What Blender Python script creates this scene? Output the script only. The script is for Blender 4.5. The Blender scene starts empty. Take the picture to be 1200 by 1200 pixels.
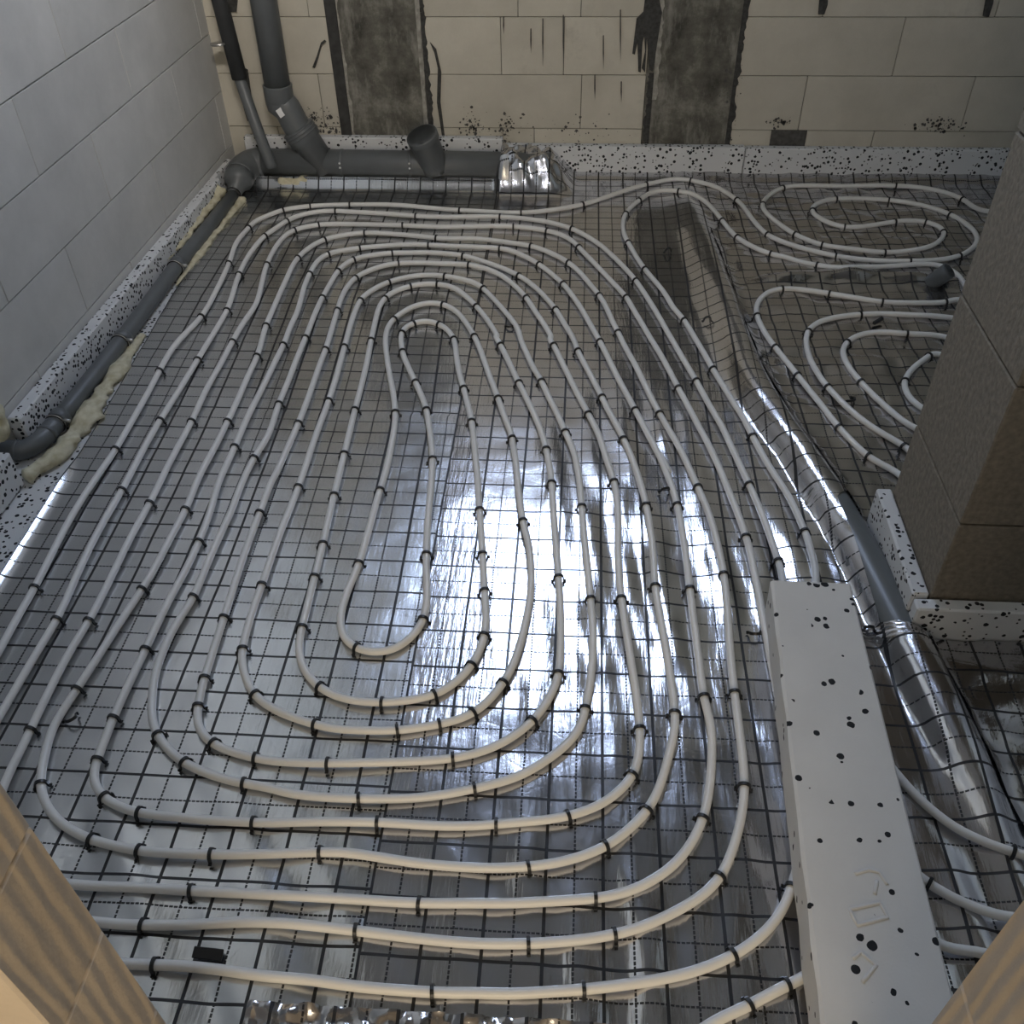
import bpy, bmesh, math, random
import numpy as np
from mathutils import Matrix, Vector
random.seed(7)
rng = np.random.RandomState(11)
scn = bpy.context.scene
COL = scn.collection

# ------------------------------------------------------------------ camera
F_PX = 1097.1                      # focal length in pixels of the 1200x1200 frame
CAM = np.array([-0.0814, -1.8414, 1.562])
def _rot(pitch, roll, yaw):
    cz, sz, cx, sx, cy, sy = math.cos(yaw), math.sin(yaw), math.cos(pitch), math.sin(pitch), math.cos(roll), math.sin(roll)
    Rz = np.array([[cz, -sz, 0], [sz, cz, 0], [0, 0, 1]])
    Rx = np.array([[1, 0, 0], [0, cx, -sx], [0, sx, cx]])
    Rr = np.array([[cy, -sy, 0], [sy, cy, 0], [0, 0, 1]])
    return Rz @ Rx @ Rr
CR = _rot(0.8407, -0.0215, 0.0801)
cd = bpy.data.cameras.new('camera')
cam = bpy.data.objects.new('camera', cd); COL.objects.link(cam)
cd.sensor_fit = 'HORIZONTAL'; cd.sensor_width = 36; cd.lens = 36 * F_PX / 1200
cd.clip_start = 0.02; cd.clip_end = 200
cam.matrix_world = Matrix.Translation(CAM.tolist()) @ Matrix(CR.tolist()).to_4x4()
scn.camera = cam
def ray(x, y): return CR @ np.array([(x - 600) / F_PX, -(y - 600) / F_PX, -1.0])
def atz(x, y, z=0.0): d = ray(x, y); return CAM + d * (z - CAM[2]) / d[2]
def aty(x, y, Y): d = ray(x, y); return CAM + d * (Y - CAM[1]) / d[1]
def atx(x, y, X): d = ray(x, y); return CAM + d * (X - CAM[0]) / d[0]

# ------------------------------------------------------------------ world, light, exposure
w = bpy.data.worlds.new('sky'); scn.world = w; w.use_nodes = True
wn = w.node_tree.nodes; wl = w.node_tree.links; wn.clear()
sky = wn.new('ShaderNodeTexSky'); sky.sky_type = 'NISHITA'; sky.sun_disc = False
sky.sun_elevation = math.radians(38); sky.sun_rotation = math.radians(150); sky.air_density = 1.0; sky.dust_density = 2.0
hsv = wn.new('ShaderNodeHueSaturation'); hsv.inputs['Saturation'].default_value = 0.62
wb = wn.new('ShaderNodeBackground'); wb.inputs['Strength'].default_value = 4.1
wo = wn.new('ShaderNodeOutputWorld')
wl.new(sky.outputs['Color'], hsv.inputs['Color']); wl.new(hsv.outputs['Color'], wb.inputs['Color']); wl.new(wb.outputs['Background'], wo.inputs['Surface'])
def area(name, loc, look, sx, sy, power, color, portal=False):
    l = bpy.data.lights.new(name, 'AREA'); l.shape = 'RECTANGLE'; l.size = sx; l.size_y = sy
    l.energy = power; l.color = color
    if portal: l.cycles.is_portal = True
    o = bpy.data.objects.new(name, l); COL.objects.link(o); o.location = loc
    o.rotation_euler = (Vector(look) - Vector(loc)).to_track_quat('-Z', 'Y').to_euler()
    return o
WIN = (-0.68, 0.17, 1.95, 3.90)    # window opening in the back wall: x0, x1, z0, z1
area('window_portal', ((WIN[0] + WIN[1]) / 2, 2.14, (WIN[2] + WIN[3]) / 2), ((WIN[0] + WIN[1]) / 2, 0, (WIN[2] + WIN[3]) / 2), WIN[1] - WIN[0], WIN[3] - WIN[2], 1, (1, 1, 1), True)
TR = (-0.62, 0.36, 3.10, 3.50)      # unseen opening added above the doorway so sky brightens the room
area('added_window_portal', ((TR[0] + TR[1]) / 2, -1.56, (TR[2] + TR[3]) / 2), ((TR[0] + TR[1]) / 2, 0, (TR[2] + TR[3]) / 2), TR[1] - TR[0], TR[3] - TR[2], 1, (1, 1, 1), True)
area('hall_daylight', (-0.1, -4.4, 1.4), (-0.15, 2, 1.0), 2.2, 2.0, 54, (1.0, 0.82, 0.59))
scn.view_settings.view_transform = 'Standard'; scn.view_settings.look = 'None'
scn.view_settings.exposure = 0.3; scn.view_settings.gamma = 1.0; scn.view_settings.use_curve_mapping = False

# ------------------------------------------------------------------ materials
def new_mat(name):
    m = bpy.data.materials.new(name); m.use_nodes = True
    nt = m.node_tree; b = nt.nodes['Principled BSDF']
    return m, nt, b
def N(nt, t, **kw):
    n = nt.nodes.new(t)
    for k, v in kw.items():
        if k in n.inputs: n.inputs[k].default_value = v
        else: setattr(n, k, v)
    return n
def coords(nt, space='Object'):
    return nt.nodes.new('ShaderNodeTexCoord').outputs[space]
def ramp(nt, src, stops):
    r = nt.nodes.new('ShaderNodeValToRGB'); nt.links.new(src, r.inputs['Fac'])
    e = r.color_ramp.elements
    while len(e) < len(stops): e.new(0.5)
    for i, (p, c) in enumerate(stops): e[i].position = p; e[i].color = (c[0], c[1], c[2], 1)
    return r.outputs['Color']
def mixc(nt, fac, a, b, mode='MIX'):
    m = nt.nodes.new('ShaderNodeMix'); m.data_type = 'RGBA'; m.blend_type = mode
    for sock, v in ((m.inputs['Factor'], fac), (m.inputs['A'], a), (m.inputs['B'], b)):
        pass
    fi, ai, bi = m.inputs[0], m.inputs[6], m.inputs[7]
    for s, v in ((fi, fac), (ai, a), (bi, b)):
        if hasattr(v, 'links'): nt.links.new(v, s)
        elif isinstance(v, (int, float)): s.default_value = v
        else: s.default_value = (v[0], v[1], v[2], 1)
    return m.outputs[2]
def math_(nt, op, a, b=None, c=None):
    m = nt.nodes.new('ShaderNodeMath'); m.operation = op
    for i, v in enumerate((a, b, c)):
        if v is None: continue
        if hasattr(v, 'links'): nt.links.new(v, m.inputs[i])
        else: m.inputs[i].default_value = v
    return m.outputs[0]
def bump(nt, b, h, strength, dist):
    n = nt.nodes.new('ShaderNodeBump'); n.inputs['Strength'].default_value = strength; n.inputs['Distance'].default_value = dist
    nt.links.new(h, n.inputs['Height']); nt.links.new(n.outputs['Normal'], b.inputs['Normal'])

def plain(name, col, rough, metal=0.0, noise=0.0, scale=40, bumpd=0.0):
    m, nt, b = new_mat(name)
    b.inputs['Roughness'].default_value = rough; b.inputs['Metallic'].default_value = metal
    if noise:
        n = N(nt, 'ShaderNodeTexNoise', Scale=scale, Detail=4.0); nt.links.new(coords(nt), n.inputs['Vector'])
        c = ramp(nt, n.outputs['Fac'], [(0.3, [v * (1 - noise) for v in col]), (0.7, [min(1, v * (1 + noise)) for v in col])])
        nt.links.new(c, b.inputs['Base Color'])
        if bumpd: bump(nt, b, n.outputs['Fac'], 0.6, bumpd)
    else: b.inputs['Base Color'].default_value = (*col, 1)
    return m

def aac(name, c0, c1, stain, groove=False):
    """aerated concrete: fine pores, soft mottling, scuffs, a little per-block variation"""
    m, nt, b = new_mat(name); co = coords(nt)
    b.inputs['Roughness'].default_value = 0.95; b.inputs['Specular IOR Level'].default_value = 0.15
    oi = nt.nodes.new('ShaderNodeObjectInfo')
    ad = nt.nodes.new('ShaderNodeVectorMath'); ad.operation = 'ADD'; nt.links.new(co, ad.inputs[0])
    cb = nt.nodes.new('ShaderNodeCombineXYZ')
    for i in range(3): nt.links.new(math_(nt, 'MULTIPLY', oi.outputs['Random'], 7.0 + 9 * i), cb.inputs[i])
    nt.links.new(cb.outputs[0], ad.inputs[1]); v = ad.outputs[0]
    n1 = N(nt, 'ShaderNodeTexNoise', Scale=5.0, Detail=6.0, Roughness=0.65); nt.links.new(v, n1.inputs['Vector'])
    n2 = N(nt, 'ShaderNodeTexNoise', Scale=160.0, Detail=3.0); nt.links.new(v, n2.inputs['Vector'])
    n3 = N(nt, 'ShaderNodeTexNoise', Scale=2.3, Detail=8.0, Roughness=0.75); nt.links.new(v, n3.inputs['Vector'])
    c = ramp(nt, n1.outputs['Fac'], [(0.3, c0), (0.7, c1)])
    s = ramp(nt, n3.outputs['Fac'], [(0.60, (0, 0, 0)), (0.78, (1, 1, 1))])
    c = mixc(nt, math_(nt, 'MULTIPLY', s, 0.55), c, stain)
    val = math_(nt, 'MULTIPLY_ADD', oi.outputs['Random'], 0.10, 0.95)
    hs = nt.nodes.new('ShaderNodeHueSaturation'); nt.links.new(c, hs.inputs['Color']); nt.links.new(val, hs.inputs['Value'])
    nt.links.new(hs.outputs[0], b.inputs['Base Color'])
    if groove:
        wv = N(nt, 'ShaderNodeTexWave', Scale=5.0, Distortion=9.0, Detail=3.0); wv.inputs['Detail Scale'].default_value = 0.8
        mp = nt.nodes.new('ShaderNodeMapping'); mp.inputs['Scale'].default_value = (1, 3.0, 0.5); mp.inputs['Rotation'].default_value = (0.25, 0, math.pi / 2)
        nt.links.new(v, mp.inputs['Vector']); nt.links.new(mp.outputs[0], wv.inputs['Vector'])
        h = math_(nt, 'ADD', math_(nt, 'MULTIPLY', wv.outputs['Fac'], 2.0), n2.outputs['Fac'])
        bump(nt, b, h, 0.35, 0.003)
    else: bump(nt, b, n2.outputs['Fac'], 0.35, 0.0015)
    return m

def eps(name, density, size, base=(0.70, 0.72, 0.73)):
    """expanded polystyrene: pale foam beads with scattered black beads"""
    m, nt, b = new_mat(name); co = coords(nt)
    b.inputs['Roughness'].default_value = 0.75
    b.inputs['Specular IOR Level'].default_value = 0.25
    v1 = N(nt, 'ShaderNodeTexVoronoi', Scale=size, Randomness=1.0); nt.links.new(co, v1.inputs['Vector'])
    nz = N(nt, 'ShaderNodeTexNoise', Scale=size * 1.2, Detail=2.0); nt.links.new(co, nz.inputs['Vector'])
    sx = nt.nodes.new('ShaderNodeSeparateColor'); nt.links.new(v1.outputs['Color'], sx.inputs[0])
    pick = math_(nt, 'LESS_THAN', sx.outputs[0], density)
    rad = math_(nt, 'MULTIPLY_ADD', sx.outputs[1], 0.30, 0.20)
    d = math_(nt, 'ADD', v1.outputs['Distance'], math_(nt, 'MULTIPLY_ADD', nz.outputs['Fac'], 0.3, -0.15))
    dot = math_(nt, 'MULTIPLY', pick, math_(nt, 'LESS_THAN', d, rad))
    n1 = N(nt, 'ShaderNodeTexNoise', Scale=9.0, Detail=5.0); nt.links.new(co, n1.inputs['Vector'])
    c = ramp(nt, n1.outputs['Fac'], [(0.3, [x * 0.93 for x in base]), (0.7, base)])
    nt.links.new(mixc(nt, dot, c, (0.02, 0.022, 0.025)), b.inputs['Base Color'])
    vb = N(nt, 'ShaderNodeTexVoronoi', Scale=230.0); nt.links.new(co, vb.inputs['Vector'])
    bump(nt, b, vb.outputs['Distance'], 0.25, 0.001)
    return m

def film_mat(name, tint, rough, fine, crumple):
    """aluminised laying film with a printed 10 cm grid (solid) and 5 cm grid (dashed), laid out in UV metres"""
    m, nt, b = new_mat(name)
    uv = coords(nt, 'UV'); sp = nt.nodes.new('ShaderNodeSeparateXYZ'); nt.links.new(uv, sp.inputs[0])
    u, v = sp.outputs[0], sp.outputs[1]
    def line(c, period, half, shift=0.0):
        t = math_(nt, 'PINGPONG', math_(nt, 'ADD', c, shift + 100 * period), period / 2)
        return math_(nt, 'LESS_THAN', t, half)
    def dash(c): return math_(nt, 'LESS_THAN', math_(nt, 'FRACT', math_(nt, 'MULTIPLY', math_(nt, 'ADD', c, 50.0), 125.0)), 0.78)
    su, sv = line(u, 0.1, 0.0029), line(v, 0.1, 0.0027)
    du = math_(nt, 'MULTIPLY', line(u, 0.1, 0.0018, 0.05), dash(v))
    dv = math_(nt, 'MULTIPLY', line(v, 0.1, 0.0017, 0.05), dash(u))
    g = math_(nt, 'MAXIMUM', math_(nt, 'MAXIMUM', su, sv), math_(nt, 'MAXIMUM', du, dv))
    n1 = N(nt, 'ShaderNodeTexNoise', Scale=6.0, Detail=5.0, Roughness=0.6); nt.links.new(uv, n1.inputs['Vector'])
    c = ramp(nt, n1.outputs['Fac'], [(0.3, [x * 0.9 for x in tint]), (0.7, tint)])
    nt.links.new(mixc(nt, g, c, (0.012, 0.013, 0.016)), b.inputs['Base Color'])
    nt.links.new(math_(nt, 'SUBTRACT', 1.0, g), b.inputs['Metallic'])
    n2 = N(nt, 'ShaderNodeTexNoise', Scale=3.0, Detail=6.0); nt.links.new(uv, n2.inputs['Vector'])
    r = math_(nt, 'MULTIPLY_ADD', n2.outputs['Fac'], 0.12, rough - 0.06)
    nt.links.new(math_(nt, 'MAXIMUM', r, math_(nt, 'MULTIPLY', g, 0.45)), b.inputs['Roughness'])
    b.inputs['Coat Weight'].default_value = 0.25; b.inputs['Coat Roughness'].default_value = 0.06
    # fine creases: stretched along the roll plus random crumples
    mp = nt.nodes.new('ShaderNodeMapping'); mp.inputs['Scale'].default_value = (1.0, 0.12, 1.0); nt.links.new(uv, mp.inputs['Vector'])
    n3 = N(nt, 'ShaderNodeTexNoise', Scale=110.0, Detail=3.0); nt.links.new(mp.outputs[0], n3.inputs['Vector'])
    n4 = N(nt, 'ShaderNodeTexNoise', Scale=26.0, Detail=5.0, Roughness=0.6); nt.links.new(uv, n4.inputs['Vector'])
    vo = N(nt, 'ShaderNodeTexVoronoi', Scale=16.0); vo.feature = 'DISTANCE_TO_EDGE'; nt.links.new(uv, vo.inputs['Vector'])
    h = math_(nt, 'ADD', math_(nt, 'MULTIPLY', n3.outputs['Fac'], fine), math_(nt, 'MULTIPLY', n4.outputs['Fac'], crumple))
    h = math_(nt, 'ADD', h, math_(nt, 'MULTIPLY', math_(nt, 'MINIMUM', vo.outputs['Distance'], 0.06), crumple * 2.0))
    bump(nt, b, h, 1.0, 0.001)
    return m

M = {}
M['aac_grey'] = aac('aac_grey', (0.50, 0.51, 0.50), (0.60, 0.605, 0.59), (0.42, 0.42, 0.40))
M['aac_sand'] = aac('aac_sand', (0.50, 0.475, 0.40), (0.60, 0.57, 0.485), (0.28, 0.265, 0.22))
M['aac_jamb'] = aac('aac_jamb', (0.49, 0.42, 0.335), (0.60, 0.515, 0.41), (0.40, 0.34, 0.265), True)
M['mortar'] = plain('mortar', (0.09, 0.088, 0.083), 0.95, noise=0.3, scale=60)
M['smear_shade'] = plain('dark_mortar_and_shade', (0.05, 0.05, 0.047), 0.9, noise=0.35, scale=80, bumpd=0.002)  # for mortar smears and for the painted shade in the corner
M['membrane'] = plain('dark_membrane', (0.045, 0.045, 0.043), 0.85, noise=0.3, scale=30)
M['pumice'] = plain('pumice_block', (0.20, 0.178, 0.142), 0.97, noise=0.22, scale=80, bumpd=0.005)
M['ceil'] = plain('ceiling_plaster', (0.36, 0.35, 0.335), 0.95, noise=0.1, scale=5)
M['eps'] = eps('eps_speckled', 0.55, 82)
M['eps_top'] = eps('eps_moulded', 0.075, 62, (0.72, 0.72, 0.70))
M['pipe'] = plain('white_pipe_plastic', (0.80, 0.80, 0.775), 0.36)
M['pipe'].node_tree.nodes['Principled BSDF'].inputs['Subsurface Weight'].default_value = 0.0
M['clip'] = plain('black_clip_plastic', (0.012, 0.013, 0.014), 0.42)
M['grey'] = plain('grey_drain_plastic', (0.12, 0.132, 0.138), 0.42, noise=0.08, scale=14)
M['grey2'] = plain('grey_drain_plastic_exposed', (0.135, 0.15, 0.155), 0.33, noise=0.06, scale=14)
M['dgrey'] = plain('dark_grey_sleeve', (0.035, 0.038, 0.040), 0.7, noise=0.15, scale=20)
M['rubber'] = plain('black_rubber', (0.012, 0.012, 0.012), 0.6)
M['steel'] = plain('zinc_steel', (0.55, 0.55, 0.54), 0.35, metal=0.9)
M['sticker'] = plain('white_sticker', (0.75, 0.76, 0.76), 0.6)
M['frame'] = plain('window_frame_white', (0.75, 0.75, 0.75), 0.4)
def _foam():
    m, nt, b = new_mat('pu_foam'); co = coords(nt); b.inputs['Roughness'].default_value = 0.85
    n = N(nt, 'ShaderNodeTexNoise', Scale=45.0, Detail=4.0); nt.links.new(co, n.inputs['Vector'])
    nt.links.new(ramp(nt, n.outputs['Fac'], [(0.3, (0.50, 0.46, 0.30)), (0.65, (0.68, 0.65, 0.50))]), b.inputs['Base Color'])
    bump(nt, b, n.outputs['Fac'], 0.8, 0.004); return m
M['foam'] = _foam()
def _conc():
    m, nt, b = new_mat('cast_concrete'); co = coords(nt); b.inputs['Roughness'].default_value = 0.9
    n = N(nt, 'ShaderNodeTexNoise', Scale=7.0, Detail=9.0, Roughness=0.72); nt.links.new(co, n.inputs['Vector'])
    mp = nt.nodes.new('ShaderNodeMapping'); mp.inputs['Scale'].default_value = (9, 9, 3.0); nt.links.new(co, mp.inputs['Vector'])
    n2 = N(nt, 'ShaderNodeTexNoise', Scale=1.0, Detail=8.0, Roughness=0.7); nt.links.new(mp.outputs[0], n2.inputs['Vector'])
    c = ramp(nt, n.outputs['Fac'], [(0.36, (0.055, 0.053, 0.044)), (0.52, (0.13, 0.126, 0.105)), (0.66, (0.27, 0.262, 0.225))])
    s = ramp(nt, n2.outputs['Fac'], [(0.50, (0, 0, 0)), (0.64, (1, 1, 1))])
    nt.links.new(mixc(nt, math_(nt, 'MULTIPLY', s, 0.7), c, (0.36, 0.35, 0.31)), b.inputs['Base Color'])
    bump(nt, b, n.outputs['Fac'], 0.5, 0.006); return m
M['concrete'] = _conc()
M['film_a'] = film_mat('foil_film_smooth', (0.67, 0.685, 0.705), 0.24, 0.35, 0.5)
M['film_b'] = film_mat('foil_film_streaked', (0.66, 0.665, 0.70), 0.18, 0.7, 0.4)
M['film_c'] = film_mat('foil_film_crumpled', (0.52, 0.51, 0.52), 0.17, 0.4, 1.3)

# ------------------------------------------------------------------ mesh helpers
def link(name, me, mat=None, parent=None):
    o = bpy.data.objects.new(name, me); COL.objects.link(o)
    if me is not None and mat is not None and not me.materials: me.materials.append(mat)
    if parent is not None: o.parent = parent
    return o
def tag(o, label=None, cat=None, group=None, kind=None):
    if label: o['label'] = label
    if cat: o['category'] = cat
    if group: o['group'] = group
    if kind: o['kind'] = kind
    return o
def empty(name, loc=(0, 0, 0)):
    o = bpy.data.objects.new(name, None); COL.objects.link(o); o.location = loc; o.empty_display_size = 0.05
    return o
def mesh(name, v, f, smooth=False):
    me = bpy.data.meshes.new(name); me.from_pydata([tuple(map(float, p)) for p in v], [], f); me.update()
    if smooth: me.polygons.foreach_set('use_smooth', [True] * len(me.polygons))
    return me
_boxes = {}
def box_mesh(sx, sy, sz, bev=0.003):
    """box with its low corner at the origin, edges bevelled; alike boxes share one mesh"""
    k = (round(sx, 4), round(sy, 4), round(sz, 4), bev)
    bm = bmesh.new(); bmesh.ops.create_cube(bm, size=1.0)
    for v in bm.verts: v.co = ((v.co.x + .5) * sx, (v.co.y + .5) * sy, (v.co.z + .5) * sz)
    if bev: bmesh.ops.bevel(bm, geom=bm.edges[:], offset=bev, segments=1, affect='EDGES')
    me = bpy.data.meshes.new('box'); bm.to_mesh(me); bm.free(); return me
def shared_box(sx, sy, sz, bev, mat):
    k = (round(sx, 4), round(sy, 4), round(sz, 4), bev, mat.name)
    if k not in _boxes:
        _boxes[k] = box_mesh(sx, sy, sz, bev); _boxes[k].materials.append(mat)
    return _boxes[k]
def box(name, lo, hi, mat, parent=None, bev=0.003, rotz=0.0, shift=(0, 0, 0)):
    o = link(name, box_mesh(hi[0] - lo[0], hi[1] - lo[1], hi[2] - lo[2], bev), mat, parent)
    o.location = lo; o.rotation_euler = (0, 0, rotz); return o
def frames(P):
    P = np.asarray(P, float); T = np.gradient(P, axis=0); T /= np.linalg.norm(T, axis=1)[:, None] + 1e-12
    up = np.array([0, 0, 1.0])
    if abs(T[0] @ up) > 0.9: up = np.array([0, 1.0, 0])
    n = up - T[0] * (up @ T[0]); n /= np.linalg.norm(n); Ns = [n]
    for i in range(1, len(P)):
        n = Ns[-1] - T[i] * (Ns[-1] @ T[i]); n /= np.linalg.norm(n); Ns.append(n)
    Ns = np.array(Ns); B = np.cross(T, Ns); return P, T, Ns, B
def tube_vf(P, r, seg=12, cap=True):
    P, T, Nn, B = frames(P); n = len(P)
    r = np.broadcast_to(np.asarray(r, float), (n,))
    a = np.arange(seg) * 2 * math.pi / seg
    ring = P[:, None, :] + r[:, None, None] * (np.cos(a)[None, :, None] * Nn[:, None, :] + np.sin(a)[None, :, None] * B[:, None, :])
    v = ring.reshape(-1, 3); f = []
    for i in range(n - 1):
        for k in range(seg):
            k2 = (k + 1) % seg
            f.append((i * seg + k, i * seg + k2, (i + 1) * seg + k2, (i + 1) * seg + k))
    if cap: f.append(tuple(range(seg))[::-1]); f.append(tuple((n - 1) * seg + k for k in range(seg)))
    return v, f
def tube(name, P, r, mat, parent=None, seg=16, cap=True):
    v, f = tube_vf(P, r, seg, cap); me = mesh(name, v, f, True); return link(name, me, mat, parent)
def catmull(P, step):
    P = np.asarray(P, float); out = []
    Q = np.vstack([2 * P[0] - P[1], P, 2 * P[-1] - P[-2]])
    for i in range(1, len(Q) - 2):
        p0, p1, p2, p3 = Q[i - 1], Q[i], Q[i + 1], Q[i + 2]
        n = max(2, int(np.linalg.norm(p2 - p1) / step * 2))
        for t in np.arange(n) / n:
            out.append(0.5 * (2 * p1 + (p2 - p0) * t + (2 * p0 - 5 * p1 + 4 * p2 - p3) * t * t + (3 * p1 - p0 - 3 * p2 + p3) * t ** 3))
    out.append(P[-1]); out = np.array(out)
    d = np.r_[0, np.cumsum(np.linalg.norm(np.diff(out, axis=0), axis=1))]
    s = np.linspace(0, d[-1], max(3, int(d[-1] / step)))
    return np.stack([np.interp(s, d, out[:, k]) for k in range(out.shape[1])], 1)
def gsmooth(P, sig):
    n = int(sig * 3); k = np.exp(-0.5 * (np.arange(-n, n + 1) / sig) ** 2); k /= k.sum()
    Q = np.vstack([2 * P[0] - P[n:0:-1], P, 2 * P[-1] - P[-2:-n - 2:-1]])
    return np.stack([np.convolve(Q[:, i], k, 'valid') for i in range(P.shape[1])], 1)
def strap_mesh(path, wid, th):
    """flat band of width wid (along y) and thickness th swept along a path in the xz plane"""
    P = np.array([(x, 0, z) for x, z in path]); T = np.gradient(P, axis=0); T /= np.linalg.norm(T, axis=1)[:, None]
    Nn = np.stack([-T[:, 2], 0 * T[:, 0], T[:, 0]], 1); v = []; f = []
    for p, n in zip(P, Nn):
        for s, t in ((-1, -.5), (1, -.5), (1, .5), (-1, .5)): v.append(p + n * t * th + np.array([0, s * wid / 2, 0]))
    for i in range(len(P) - 1):
        for k in range(4): f.append((4 * i + k, 4 * i + (k + 1) % 4, 4 * i + 4 + (k + 1) % 4, 4 * i + 4 + k))
    e = 4 * (len(P) - 1); f += [(3, 2, 1, 0), (e, e + 1, e + 2, e + 3)]
    return v, f
def poly_plate(name, pts, th, mat, parent, normal_axis):
    """flat polygon given as 3D points, thickened along a unit vector"""
    bm = bmesh.new(); vs = [bm.verts.new(p) for p in pts]; fc = bm.faces.new(vs)
    r = bmesh.ops.extrude_face_region(bm, geom=[fc])
    for e in r['geom']:
        if isinstance(e, bmesh.types.BMVert): e.co += Vector(normal_axis) * th
    bmesh.ops.recalc_face_normals(bm, faces=bm.faces[:])
    bmesh.ops.triangulate(bm, faces=bm.faces[:])
    me = bpy.data.meshes.new(name); bm.to_mesh(me); bm.free(); return link(name, me, mat, parent)

# ------------------------------------------------------------------ the floor's relief (film over insulation and buried pipes)
CREST_Y = np.array([-1.5, -1.0, -0.76, -0.64, -0.43, -0.21, -0.05, 0.157, 0.257, 0.419, 0.556, 0.76, 1.0, 1.31, 1.75, 2.1])
CREST_X = np.array([0.78, 0.72, 0.685, 0.672, 0.640, 0.608, 0.577, 0.525, 0.495, 0.458, 0.436, 0.418, 0.402, 0.385, 0.350, 0.33])
CREST_H = np.array([0.0, 0.004, 0.046, 0.050, 0.052, 0.052, 0.052, 0.052, 0.052, 0.051, 0.050, 0.048, 0.046, 0.040, 0.018, 0.0])
WL = np.array([0.09, 0.09, 0.08, 0.075, 0.062, 0.062, 0.062, 0.07, 0.075, 0.085, 0.09, 0.10, 0.115, 0.12, 0.12, 0.12])
CREST_R = 0.052
def crest(y): return np.interp(y, CREST_Y, CREST_X)
def sstep(a, b, x):
    t = np.clip((x - a) / (b - a), 0, 1); return t * t * (3 - 2 * t)
def ridge(x, y):
    h = np.interp(y, CREST_Y, CREST_H); d = x - crest(y)
    wl_ = np.interp(y, CREST_Y, WL); wr = np.where(y > 0.05, 0.085, 0.07)
    wd = np.where(d < 0, wl_, wr)
    tent = 0.92 * h * np.cos(np.pi / 2 * np.clip(np.abs(d) / wd, 0, 1)) ** 2
    circ = h - CREST_R + np.sqrt(np.maximum(CREST_R ** 2 - d * d, 0))
    return np.maximum(tent, np.where(np.abs(d) < CREST_R, circ, 0))
def relief(x, y):
    x = np.asarray(x, float); y = np.asarray(y, float)
    z = ridge(x, y)
    # film draped over the end of the waste pipe by the back wall
    drape = sstep(1.78, 1.90, y) * sstep(-0.08, -0.22, x) * sstep(-0.42, -0.395, x)
    z = z + drape * (0.125 + 0.010 * np.sin(x * 60 + y * 35) + 0.008 * np.sin(x * 25 - y * 90 + 1.0) + 0.006 * np.sin(x * 110 + y * 70))
    # tuck against the back edge strips
    z = z + 0.022 * sstep(1.93, 1.985, y) * (x > -0.15)
    # fold running between the two small coils on the right
    yf = 1.135 + 0.02 * np.sin(x * 9)
    z = z + (0.027 + 0.006 * np.sin(x * 31)) * np.exp(-(np.abs(y - yf) / 0.034) ** 1.6) * sstep(0.50, 0.58, x)
    return np.maximum(z, 0)
class Waves:
    """smooth random height field from a bundle of sines"""
    def __init__(s, n, lmin, lmax, dirmean, dirspread, seed):
        r = np.random.RandomState(seed); s.l = np.exp(r.uniform(math.log(lmin), math.log(lmax), n))
        a = dirmean + r.normal(0, dirspread, n); s.kx = np.cos(a) * 2 * np.pi / s.l; s.ky = np.sin(a) * 2 * np.pi / s.l
        s.p = r.uniform(0, 6.28, n); s.a = s.l / s.l.mean() / math.sqrt(n)
    def __call__(s, x, y):
        z = 0
        for kx, ky, p, a in zip(s.kx, s.ky, s.p, s.a): z = z + a * np.sin(kx * x + ky * y + p)
        return z
W_iso = Waves(26, 0.06, 0.35, 0, 2.0, 1); W_str = Waves(22, 0.05, 0.22, 0.12, 0.13, 2); W_dia = Waves(16, 0.05, 0.2, 0.55, 0.15, 8); W_mod = Waves(8, 0.3, 0.9, 0, 2.0, 3); W_fin = Waves(40, 0.03, 0.12, 0, 2.0, 4)

def film(name, x0f, x1f, y0, y1, uvf, noisef, mat, z0, step=0.011, keep=None, edge=None):
    ny = int((y1 - y0) / step); wmax = max(x1f(y) - x0f(y) for y in np.linspace(y0, y1, 30)); nx = int(wmax / step)
    ys = np.linspace(y0, y1, ny); s = np.linspace(0, 1, nx)
    Y = np.repeat(ys[:, None], nx, 1); X0 = np.array([x0f(y) for y in ys])[:, None]; X1 = np.array([x1f(y) for y in ys])[:, None]
    X = X0 + (X1 - X0) * s[None, :]
    Z = relief(X, Y) + noisef(X, Y) + z0
    if edge is not None: Z = Z + edge(X, Y, X - X0, X1 - X)
    U, V = uvf(X, Y, X - X0)
    idx = np.arange(ny * nx).reshape(ny, nx)
    f = np.stack([idx[:-1, :-1], idx[:-1, 1:], idx[1:, 1:], idx[1:, :-1]], -1).reshape(-1, 4)
    if keep is not None:
        cx = (X[:-1, :-1] + X[1:, 1:]) / 2; cy = (Y[:-1, :-1] + Y[1:, 1:]) / 2
        f = f[keep(cx, cy).reshape(-1)]
    v = np.stack([X, Y, Z], -1).reshape(-1, 3)
    me = mesh(name, v, f.tolist(), True)
    uvl = me.uv_layers.new(name='UVMap'); li = np.empty(len(me.loops), int); me.loops.foreach_get('vertex_index', li)
    uv = np.stack([U.reshape(-1)[li], V.reshape(-1)[li]], 1); uvl.data.foreach_set('uv', uv.ravel())
    o = link(name, me, mat)
    return o

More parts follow.
